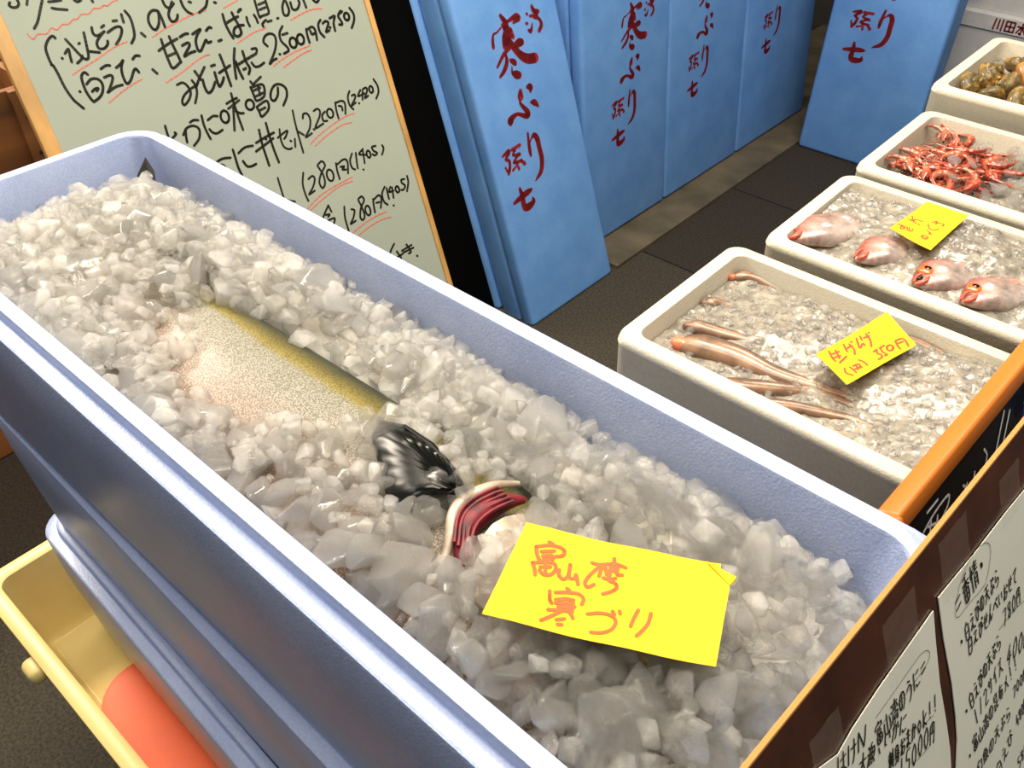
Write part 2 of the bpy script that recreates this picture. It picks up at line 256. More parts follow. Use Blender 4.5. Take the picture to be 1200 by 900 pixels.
# pen strokes in tenths of a millimetre on their own surface: u, v, width
WB_BLACK = '-7416,8464,50 -7447,8420,50 -7407,8371,50 -7327,8366,50 -7274,8417,50 -7277,8478,50;-7106,8445,50 -7149,8372,50;-6854,8397,51 -6977,8215,51 -7091,8051,51 -7199,7949,51;-6759,8348,51 -6647,8336,52 -6529,8334,52;-6746,8231,52 -6646,8191,52 -6490,8149,52;-6298,8290,53 -6250,8249,53 -6176,8266,53;-5981,8229,53 -5973,8196,53;-6910,7709,52 -6942,7758,52 -7036,7715,52 -7140,7601,52 -7170,7459,52 -7170,7288,52 -7147,7240,52 -7128,7084,53 -7112,6819,53 -7059,6585,54 -6998,6469,54 -6939,6371,54;-7178,7269,52 -7146,7244,52;-6939,7342,53 -6937,7333,53;-6856,7409,53 -6762,7474,53 -6783,7350,53 -6800,7235,53;-6740,7651,53 -6669,7486,53 -6603,7331,54 -6535,7228,54 -6461,7255,54 -6412,7462,54 -6366,7699,53;-6424,7356,54 -6336,7325,54 -6226,7289,54;-6707,7192,54 -6606,7245,54 -6567,7301,54;-6542,7522,53 -6520,7533,53;-6184,7758,54 -6205,7655,54 -6154,7590,54 -6014,7625,54;-5985,7640,54 -6126,7551,54 -6210,7460,54 -6207,7362,54 -6113,7341,55 -6020,7397,55 -5994,7457,55;-6007,7721,54 -5946,7747,54;-5930,7607,55 -5755,7668,55 -5655,7658,55 -5653,7581,55 -5736,7467,55 -5862,7362,55;-5750,7787,55 -5672,7782,55;-5540,7874,55 -5557,7725,55;-5450,7922,55 -5400,7792,55 -5412,7596,56 -5458,7429,56 -5564,7319,56;-6610,6950,54 -6654,7004,54 -6735,6947,54 -6765,6800,54 -6765,6644,54 -6735,6503,55 -6705,6439,55;-6704,6785,54 -6583,6855,54 -6460,6825,55 -6416,6714,55 -6476,6572,55 -6582,6486,55 -6691,6446,55;-6658,6629,55 -6585,6666,55 -6525,6662,55 -6571,6618,55;-6330,6994,55 -6210,7032,55 -6137,7015,55;-6332,6828,55 -6200,6840,55 -6184,6769,55 -6334,6581,55 -6372,6546,55 -6207,6606,56 -6051,6613,56;-6038,6947,55 -5923,6999,56 -5855,7050,56 -5938,6935,56 -5976,6764,56 -5957,6613,56 -5852,6666,56 -5728,6818,56 -5672,6839,57 -5643,6764,57;-5663,7028,56 -5583,7078,56 -5507,7060,57;-6880,6689,54 -6875,6681,54;-5302,7463,56 -5251,7385,57;-5358,6754,57 -5300,6660,58;-4814,7795,57 -4910,7825,57 -5022,7759,56 -5073,7637,56 -5054,7510,57 -4989,7463,57 -4890,7555,57 -4822,7719,57 -4814,7795,57 -4791,7646,57 -4792,7467,57;-4643,7972,57 -4630,7859,57 -4556,7800,57 -4442,7866,58;-4464,7904,57 -4565,7779,57 -4630,7680,57 -4627,7568,58 -4568,7533,58 -4489,7573,58 -4448,7644,58;-4279,7902,58 -4272,7766,58 -4218,7654,58 -4142,7594,59;-3728,7796,59 -3815,7676,59 -3989,7597,59;-4123,7838,58 -4087,7820,58;-3597,7725,60 -3569,7711,60;-4961,7266,57 -4976,7054,58 -4975,6848,58 -4946,6680,59 -4749,6761,59;-4782,7284,58 -4772,7100,58 -4750,6911,59 -4738,6758,59;-5093,7069,57 -4876,7146,58 -4640,7208,58;-4941,6932,58 -4782,6953,58;-4570,7227,58 -4456,7260,59 -4382,7256,59;-4589,7059,59 -4451,7087,59 -4438,7026,59 -4540,6933,59 -4625,6849,59 -4483,6886,59 -4365,6894,60;-4293,7225,59 -4146,7274,59 -4094,7275,59 -4208,7184,59 -4284,7062,59 -4298,6902,60 -4243,6879,60 -4136,6983,60 -4054,7058,60 -4040,6997,60 -3960,7003,60;-3985,7229,60 -3899,7280,60 -3856,7260,60;-3799,6980,61 -3730,6988,61;-3511,7467,60 -3524,7272,61 -3495,7079,61 -3461,6965,62;-3507,7280,61 -3342,7328,61 -3197,7357,61;-3302,7460,61 -3284,7339,61 -3246,7167,62 -3248,7026,62 -3349,6976,62 -3418,7039,61 -3362,7145,61 -3242,7178,62 -3138,7168,62;-3162,7443,61 -3079,7485,61;-4530,6523,60 -4467,6331,60;-4299,6551,60 -4493,6361,60 -4634,6205,60;-4431,6322,60 -4446,6159,61 -4415,6043,61 -4309,6077,61 -4187,6215,61;-4148,6539,61 -4067,6544,61;-4124,6403,61 -4139,6203,61 -4127,6104,62 -4031,6177,62 -3971,6259,62;-4033,6369,61 -3897,6409,62 -3745,6457,62;-3880,6715,61 -3871,6475,61 -3877,6260,62 -3879,6055,62;-3515,6763,62 -3610,6558,62 -3674,6332,62 -3711,6172,62;-3591,6506,62 -3587,6312,62 -3563,6136,63;-3597,6423,62 -3384,6482,63 -3080,6558,63;-3363,6670,62 -3368,6454,63 -3333,6301,63 -3402,6195,63;-3479,6311,63 -3421,6321,63;-3146,6669,55 -3040,6658,56 -3054,6588,56;-3251,6403,56 -3206,6307,56 -3100,6295,56 -2972,6338,56;-3014,7308,55 -3024,7216,55 -3009,7118,55;-2833,7319,55 -2809,7243,55 -2805,7147,55;-2708,7600,55 -2718,7437,55 -2724,7249,55 -2664,7261,55 -2488,7285,56 -2470,7436,56 -2466,7553,55;-2654,7496,55 -2509,7515,55;-2667,7392,55 -2522,7411,56;-2605,7165,56 -2712,7104,56 -2708,7043,56;-2579,7124,56 -2480,7128,56;-2334,7141,56 -2305,7145,56;-3120,7482,54 -3083,7474,54;-2036,7471,56 -2128,7345,57 -2149,7181,57 -2057,7162,57 -1995,7247,57;-2005,7441,57 -1996,7319,57 -1995,7247,57;-1908,7398,57 -1907,7253,57 -1800,7232,57 -1703,7334,57 -1704,7407,57;-1582,7384,58 -1571,7224,58;-1351,7339,58 -1286,7278,58 -1213,7313,59;-2767,6646,56 -2826,6744,56 -2757,6849,56 -2632,6883,56 -2529,6825,57 -2542,6682,57 -2660,6488,57 -2852,6286,57 -2748,6336,57 -2657,6352,57;-2556,6428,57 -2539,6421,57;-2276,6965,57 -2394,6844,57 -2416,6679,57 -2328,6537,57 -2319,6448,58 -2447,6415,57;-2341,6797,57 -2210,6805,57;-2067,6585,58 -2088,6523,58 -2132,6483,58 -2185,6483,58 -2225,6521,58 -2236,6583,58 -2214,6645,57 -2170,6684,58 -2118,6685,58 -2078,6647,58 -2067,6585,58;-1866,6616,58 -1887,6553,58 -1931,6514,58 -1984,6513,58 -2025,6551,58 -2036,6613,58 -2015,6675,58 -1970,6715,58 -1918,6716,58 -1877,6678,58 -1866,6616,58;-1737,6791,58 -1758,6660,58 -1761,6499,59;-1746,6768,58 -1583,6809,59 -1531,6711,59 -1561,6517,59;-1655,6737,59 -1640,6659,59 -1549,6665,59;-1324,6904,59 -1414,6823,59 -1430,6664,59 -1359,6537,60;-1295,6823,59 -1208,6855,59 -1151,6806,60 -1214,6719,60 -1277,6632,60 -1180,6649,60;-1150,6706,60 -1137,6698,60;-1088,6893,60 -944,6914,60 -1025,6780,60 -1044,6608,60;-763,6990,60 -859,6896,60 -817,6762,60 -825,6701,60 -896,6716,60;-813,6937,60 -725,6970,60;-584,6843,61 -598,6796,61 -632,6765,61 -672,6765,61 -704,6795,61 -715,6840,60 -700,6887,60 -667,6918,60 -627,6918,60 -595,6888,61 -584,6843,61;-512,7003,61 -454,6865,61 -492,6721,61 -607,6580,61;-4993,6353,52 -4861,6368,52 -4788,6267,53 -4778,6135,53 -4866,6014,53 -5001,5934,53 -5018,6017,53 -4923,6124,53 -4764,6202,53 -4616,6249,53 -4568,6272,53;-4658,6365,53 -4621,6238,53 -4659,6081,53 -4765,5916,53;-3422,6041,56 -3399,5961,56;-3365,5978,56 -3159,6076,56;-3467,5929,56 -3454,5753,56 -3435,5623,57 -3234,5672,57 -3163,5854,57 -3217,5929,57 -3459,5914,56;-3418,5843,56 -3256,5864,57;-3412,5717,56 -3233,5747,57;-3294,5911,56 -3314,5717,57;-3484,5499,57 -3462,5380,57 -3447,5275,57 -3257,5364,57 -3194,5486,57 -3232,5571,57 -3467,5507,57;-3418,5419,57 -3298,5438,57;-3522,5581,56 -3546,5520,56 -3596,5483,56 -3657,5484,56 -3700,5522,56 -3713,5586,56 -3689,5646,56 -3639,5683,56 -3578,5682,56 -3535,5644,56 -3522,5581,56;-2857,5766,58 -2915,5617,58 -3038,5522,58 -3098,5587,57 -3044,5724,57 -2917,5831,57 -2778,5821,58 -2678,5709,58 -2715,5541,58 -2866,5376,58;-3937,5911,55 -3955,5732,55 -3959,5585,55 -3966,5364,56 -3965,5126,56;-4115,5736,55 -3966,5772,55 -3850,5791,55;-4118,5627,55 -3818,5734,56;-4000,5621,55 -4077,5394,56 -4155,5165,56;-3977,5541,56 -3897,5470,56 -3820,5455,56;-4161,5488,55 -4188,5413,55 -4239,5368,55 -4294,5370,55 -4337,5417,55 -4347,5493,55 -4319,5567,55 -4269,5612,55 -4214,5610,55 -4170,5564,55 -4161,5488,55;-4734,5643,54 -4759,5455,54 -4751,5281,54 -4729,5139,55;-4640,5520,54 -4502,5569,54 -4406,5543,55;-4676,5334,54 -4632,5248,55 -4541,5210,55 -4406,5247,55;-5021,5574,53 -4934,5599,53 -4840,5574,54;-5258,5373,53 -5135,5485,53 -4978,5490,53 -4888,5392,54 -4960,5216,54 -5124,5103,54;-5167,5469,53 -5218,5313,53 -5236,5209,53;-5549,5646,52 -5566,5483,52 -5555,5360,52 -5401,5425,53 -5411,5464,53;-4829,4631,55 -4648,4678,56 -4458,4647,56;-4795,4583,55 -4675,4547,56 -4639,4434,56;-4345,4792,56 -4357,4592,56 -4369,4391,57 -4350,4230,57;-4250,4688,56 -4068,4762,57 -3880,4747,57;-4215,4499,57 -4169,4369,57 -4069,4339,57 -3951,4355,58;-3614,5029,57 -3655,4746,58 -3666,4466,58 -3672,4233,58;-3407,5125,57 -3431,4812,58 -3437,4503,58 -3425,4237,59;-3782,4782,57 -3533,4840,58 -3304,4879,58;-3850,4610,57 -3592,4690,58 -3362,4767,58;-3542,4804,58 -3529,4793,58;-3147,4913,47 -3198,4707,47 -3184,4521,47 -3084,4440,47 -3008,4444,48;-3254,4749,47 -3052,4822,47 -2977,4827,47 -3062,4721,47 -3120,4685,47;-2989,4609,47 -2967,4590,47;-2869,4615,48 -2920,4445,48;-2695,5216,47 -2737,4917,47 -2762,4584,48 -2778,4272,48;-2752,4765,48 -2623,4637,48;-2518,4988,48 -2468,5079,48 -2373,5054,48 -2351,4917,48 -2437,4731,48 -2600,4578,48 -2419,4620,48;-2346,4693,48 -2330,4680,48;-2201,5073,48 -2101,5099,48 -2050,5034,48 -2114,4906,48 -2296,4705,48 -2067,4748,49;-1930,4989,49 -2026,4936,49 -2044,4808,49 -1947,4782,49;-1739,4917,49 -1758,4859,49 -1799,4822,49 -1848,4825,49 -1885,4864,49 -1897,4922,49 -1878,4981,49 -1836,5017,49 -1788,5015,49 -1750,4976,49 -1739,4917,49;-1605,5115,49 -1641,4939,49 -1648,4755,50;-1610,5103,49 -1436,5111,49 -1373,5029,50 -1440,4807,50;-1548,5021,49 -1481,4991,49 -1485,4898,50;-1159,5266,50 -1247,5156,50 -1267,4975,50 -1203,4851,50;-1137,5155,50 -1056,5161,50 -1069,5084,50 -1214,4948,50 -1090,4983,50;-1013,4949,50 -1004,4939,50;-874,5221,50 -982,5102,50 -799,5123,51;-816,5207,50 -892,4999,51;-792,5228,50 -709,5234,51 -702,5165,51 -820,5021,51 -714,5047,51;-539,5162,51 -548,5119,51 -578,5091,51 -610,5091,51 -635,5119,51 -641,5166,51 -631,5209,51 -602,5237,51 -570,5237,51 -544,5209,51 -539,5162,51;-449,5370,51 -394,5210,51 -418,5054,51 -528,4933,51;-3579,3922,45 -3594,3672,46 -3606,3388,46;-3595,3415,46 -3374,3297,46;-2943,3848,46 -3047,3621,47 -3070,3384,47 -3052,3208,47;-2874,3674,47 -2756,3714,47 -2721,3627,47 -2835,3463,47 -2984,3341,47 -2815,3379,47;-2524,3918,47 -2405,3959,47 -2363,3840,47 -2519,3703,47 -2639,3524,47 -2609,3376,48 -2510,3453,48 -2483,3661,47 -2550,3895,47;-2230,3590,48 -2253,3510,48 -2299,3465,48 -2350,3468,48 -2391,3518,48 -2402,3599,48 -2379,3678,48 -2334,3723,48 -2283,3720,48 -2242,3671,48 -2230,3590,48;-2075,3815,48 -2106,3638,48 -2111,3438,48;-2054,3777,48 -1853,3841,48 -1777,3757,49 -1855,3500,49;-1995,3698,48 -1894,3683,48 -1968,3628,48 -1872,3599,49;-1596,3905,49 -1702,3766,49 -1711,3597,49 -1645,3530,49;-1493,3891,49 -1529,3745,49 -1570,3538,49;-1282,3923,49 -1422,3839,49 -1246,3771,49;-1297,3880,49 -1347,3597,49;-1439,3467,49 -1427,3460,50;-1124,3764,50 -1135,3714,50 -1164,3685,50 -1196,3688,50 -1218,3719,50 -1225,3769,49 -1214,3819,49 -1185,3848,49 -1153,3845,49 -1131,3813,50 -1124,3764,50;-923,3897,50 -1034,3898,50 -1015,3798,50 -940,3729,50 -1018,3689,50 -1074,3737,50;-749,3863,50 -734,3780,50 -827,3649,50;-2611,2954,48 -2805,2766,48 -2879,2665,48;-2611,2954,48 -2586,2788,48;-2753,2765,48 -2654,2747,48 -2706,2702,48;-2754,2622,48 -2560,2620,49 -2656,2461,49;-2226,2796,49 -2295,2563,49 -2311,2375,49 -2316,2215,50;-2070,2680,49 -1999,2625,50 -2096,2463,50 -2209,2356,50 -2052,2384,50;-1806,2851,50 -1703,2881,50 -1669,2774,50 -1815,2628,50 -1906,2432,50 -1867,2337,50 -1780,2422,50 -1788,2651,50 -1817,2822,50;-1586,2504,51 -1603,2438,51 -1640,2398,51 -1684,2399,50 -1716,2446,50 -1723,2517,50 -1706,2582,50 -1669,2622,50 -1625,2621,50 -1594,2575,50 -1586,2504,51;-1426,2727,51 -1462,2577,51 -1487,2405,51;-1414,2707,51 -1243,2766,51 -1207,2656,51 -1299,2457,51;-1374,2613,51 -1284,2600,51;-1022,2906,51 -1148,2768,51 -1161,2576,51 -1085,2469,51;-981,2861,51 -995,2719,51 -1003,2590,51;-868,2858,51 -944,2751,51 -814,2742,52;-828,2829,51 -872,2581,52;-939,2405,52 -927,2397,52;-646,2735,52 -659,2690,52 -688,2663,52 -718,2666,52 -742,2697,52 -752,2743,52 -740,2788,52 -711,2815,52 -681,2812,52 -657,2781,52 -646,2735,52;-423,2915,52 -516,2927,52 -525,2848,52 -458,2761,52 -525,2684,52 -600,2691,52;-326,2967,52 -344,2808,52 -453,2611,52;-1241,1504,52 -1381,1384,52 -1459,1276,52;-1093,1263,53 -780,1305,54;-1074,1204,53 -749,1224,54;-916,1370,53 -852,1158,54 -922,1132,54;-1237,1298,53 -1170,1102,53;-1309,1153,53 -1102,1180,53;-718,995,54 -703,979,54'
WB_RED = '-7352,7888,22 -7298,7772,23 -7183,7842,23 -7023,7818,23 -6903,7898,23 -6817,7848,23 -6690,7916,23 -6575,7903,23 -6461,7964,23 -6376,7958,23 -6271,8021,23 -6134,8004,24 -6013,8076,24 -5884,8061,24 -5800,8098,24 -5731,8074,24 -5617,8127,24 -5509,8138,24;-6874,7013,24 -6665,7084,24 -6330,7181,24 -5926,7321,24 -5638,7368,25;-6430,6357,25 -6144,6477,25 -5895,6563,25 -5641,6627,25;-5112,7344,25 -4801,7446,25 -4363,7547,26 -4036,7606,26 -3829,7611,26;-5191,6448,26 -4821,6557,26 -4400,6716,26 -4200,6764,27 -4096,6764,27;-3439,7580,27 -3084,7672,27;-3414,6848,27 -3150,6934,27 -2909,6990,28 -2666,7010,28;-2029,7048,29 -1696,7126,29 -1420,7157,29 -1209,7128,29;-2779,6220,28 -2531,6311,29 -2151,6398,29 -1783,6441,29;-2553,6142,29 -2271,6239,29 -1976,6321,29 -1777,6340,29;-2533,4401,24 -2273,4527,24 -1783,4685,25 -1444,4754,25 -1220,4762,25;-2438,4333,24 -2079,4472,25 -1631,4590,25 -1351,4581,25;-3131,3048,25 -2755,3220,25 -2295,3323,25 -1790,3385,26;-3065,2995,25 -2641,3152,25 -2168,3284,25 -1805,3296,26;-2278,2120,26 -1904,2236,26 -1503,2312,27 -1178,2319,27;-2176,2002,26 -1799,2117,26 -1400,2179,27 -1101,2160,27'
BRUSH = '1653,8702,84 1748,8552,131 1831,8436,101;1618,8471,38 1985,8511,86 2253,8545,133 2327,8463,118 2076,8409,55;1624,8421,38 1364,8324,46 1235,8308,53 1158,8167,84 1120,8000,92;1704,8434,139 1784,8237,249 1672,8070,272 1537,7908,117;1922,8268,102 1951,8065,102;1921,7842,119 2139,7869,183 2240,7860,152;1740,8118,117 1851,7860,158 2058,7574,184 2309,7389,219 2635,7326,222;1804,7872,102 1448,7735,94 1176,7544,70 1074,7473,47;1517,7716,70 1497,7523,110 1327,7337,110 1105,7216,63;1648,7516,95 1773,7432,143 1803,7374,72;1640,7351,32 1608,7192,80 1733,7107,184 1849,7064,161;2942,8646,88 2997,8502,121 3171,8462,89;2783,8421,64 3089,8382,81 2984,8538,56;2944,8350,73 3131,8272,81 3177,8094,107 3023,7964,90;2671,8506,64 2701,8489,64;2572,8273,64 2630,8259,64;2609,8083,64 2702,8043,97 2816,8215,40;1749,6641,122 1698,6501,187;2053,6673,90 2175,6638,165 2130,6512,58;2059,6236,66 2207,6191,150 2322,6050,59;1634,6468,41 1636,6329,82 1723,6198,107 1847,6019,149 1804,5944,149 1670,5975,116 1464,6085,82 1280,6087,106 1093,6006,178 1070,5944,121;1648,5474,67 1615,5305,84 1572,5029,110 1563,4850,76;1582,5135,42 1749,5297,51 1876,5345,118 1971,5223,153 1978,4928,146 1974,4596,147 1844,4306,130 1661,4184,87 1510,4108,26;460,5196,57 743,5258,106 685,5171,82 546,5077,65 674,4996,82 633,4812,90 528,4669,82;470,4870,57 505,4750,66;872,5250,82 1226,5273,83;989,5210,74 867,5091,58 1139,5033,91;1091,5049,75 821,4890,58 1153,4846,84;927,4889,75 976,4654,75;727,4706,66 880,4761,50;1129,4855,67 1244,4723,101;456,3812,76 717,3861,127 1065,3916,145 1265,3935,77;812,4124,84 836,3891,136 826,3555,163 1032,3513,173 1251,3580,113 1232,3683,61'
TAG_A = '-488,360,24 -454,352,24;-563,291,24 -489,330,24 -409,341,24 -367,318,24 -371,277,24 -415,253,24;-563,291,24 -541,228,24 -512,185,23;-518,263,24 -436,298,24;-500,228,24 -443,256,24;-488,198,24 -427,226,24 -449,243,24;-553,151,23 -527,107,23 -511,62,23;-553,151,23 -471,185,23 -409,192,23 -389,147,23 -412,96,23 -462,82,23 -491,107,23;-494,134,23 -428,158,23;-468,175,23 -448,97,23;-364,154,23 -358,112,23 -322,89,23 -296,130,23 -304,222,23 -289,120,23 -249,121,23 -248,154,23 -218,81,23;-165,284,23 -107,284,23 -15,316,23 67,300,23;-105,273,23 -156,181,23 -176,109,23 -152,78,23 -115,110,23;-24,359,24 -2,247,23;-92,255,23 -96,187,23;-69,273,23 -48,212,23;13,307,23 19,231,23 53,235,23;-35,282,23 -25,185,23;-64,180,23 -15,177,23 16,197,23;-21,165,23 25,151,23 36,116,23 4,80,22 -42,51,22;-280,25,23 -260,15,22;-385,-31,22 -369,-95,22 -349,-121,22;-346,-31,22 -273,-5,22 -197,7,22 -156,-24,22 -159,-66,22;-286,-61,22 -273,-151,22;-332,-85,22 -270,-56,22 -219,-52,22;-326,-109,22 -213,-77,22;-303,-134,22 -199,-99,22;-219,-52,22 -209,-132,22;-361,-176,22 -281,-153,22 -206,-142,22;-279,-163,22 -333,-219,22 -385,-269,21;-243,-132,22 -210,-163,22 -191,-188,22;-292,-232,21 -242,-208,21;-276,-263,21 -248,-255,21;-107,-129,22 -36,-103,22 40,-102,22 81,-140,21 68,-203,21 10,-245,21 -58,-259,21;46,-69,22 63,-90,22;90,-57,22 98,-75,22;206,-18,22 189,-89,21 179,-152,21;290,-20,22 283,-102,21 253,-170,21 227,-212,21'
TAG_B = '-431,-193,27 -391,-309,27 -351,-356,26;-391,-231,27 -312,-149,27;-368,-293,27 -295,-223,27;-358,-142,27 -306,-285,27;-306,-371,26 -227,-213,27;-260,16,27 -232,-87,27 -209,-120,27;-221,-53,27 -163,23,27;-197,44,27 -140,-40,27 -130,-146,27;-174,91,28 -162,105,28;-109,192,28 -72,-1,27 -36,100,27 -13,66,27;-68,245,28 -46,169,28;-22,217,28 37,275,28;3,307,28 47,195,28 61,57,27;30,331,28 41,347,28;-250,-451,26 -234,-531,26 -157,-546,26;-189,-405,26 -118,-488,26;-155,-376,26 -88,-318,26 -77,-373,26 -133,-427,26 -55,-366,26;-121,-338,26 -100,-426,26;-86,-241,27 -31,-264,26 7,-320,26;81,-46,27 116,13,27 120,-45,27 131,-71,27 165,-72,27 174,-127,27 133,-178,27;157,45,27 189,-25,27 233,-52,27 209,-88,27;151,43,27 205,119,27;309,117,27 305,80,27 289,47,27 266,31,27 245,34,27 234,59,27 238,96,27 254,129,27 277,146,27 299,142,27 309,117,27;340,239,28 365,145,27 391,102,27;341,249,28 418,322,28 462,274,28 485,179,27;373,208,27 427,264,28'
TAG_C = '-408,-105,19 -384,-86,19;-361,-91,19 -378,-206,18 -331,-181,18 -316,-115,19 -356,-102,19;-351,-125,19 -336,-158,19;-281,-105,19 -287,-204,18 -230,-212,18 -203,-132,19;-253,-109,19 -258,-196,18;-252,127,19 -166,101,19;-193,245,19 -190,95,19 -147,32,19;-225,84,19 -151,156,19;-140,159,19 -50,110,19;-124,39,19 -103,-5,19;-99,-295,18 -58,-354,18 -22,-320,18 -64,-273,18 -100,-307,18 -82,-385,18 -14,-365,18;-20,-128,18 21,-189,18 -4,-220,18 41,-231,18;9,52,19 18,-68,19 73,-101,18 144,-57,18;66,118,19 138,164,19 109,81,19 146,116,19;158,119,19 224,89,19 196,32,19'
CHALK = '2030,-28,30 1766,-351,30;2165,-94,31 1958,-345,31;1521,-160,29 1573,-255,30 1512,-348,30;1279,-267,29 1244,-341,29;1023,-253,28 1057,-296,28 1103,-283,28;296,-76,26 508,-75,26;190,-216,26 412,-164,26 710,-156,27 692,-247,27 539,-311,27;346,-201,26 306,-297,26;476,-228,26 441,-307,26;284,-220,26 500,-306,27'
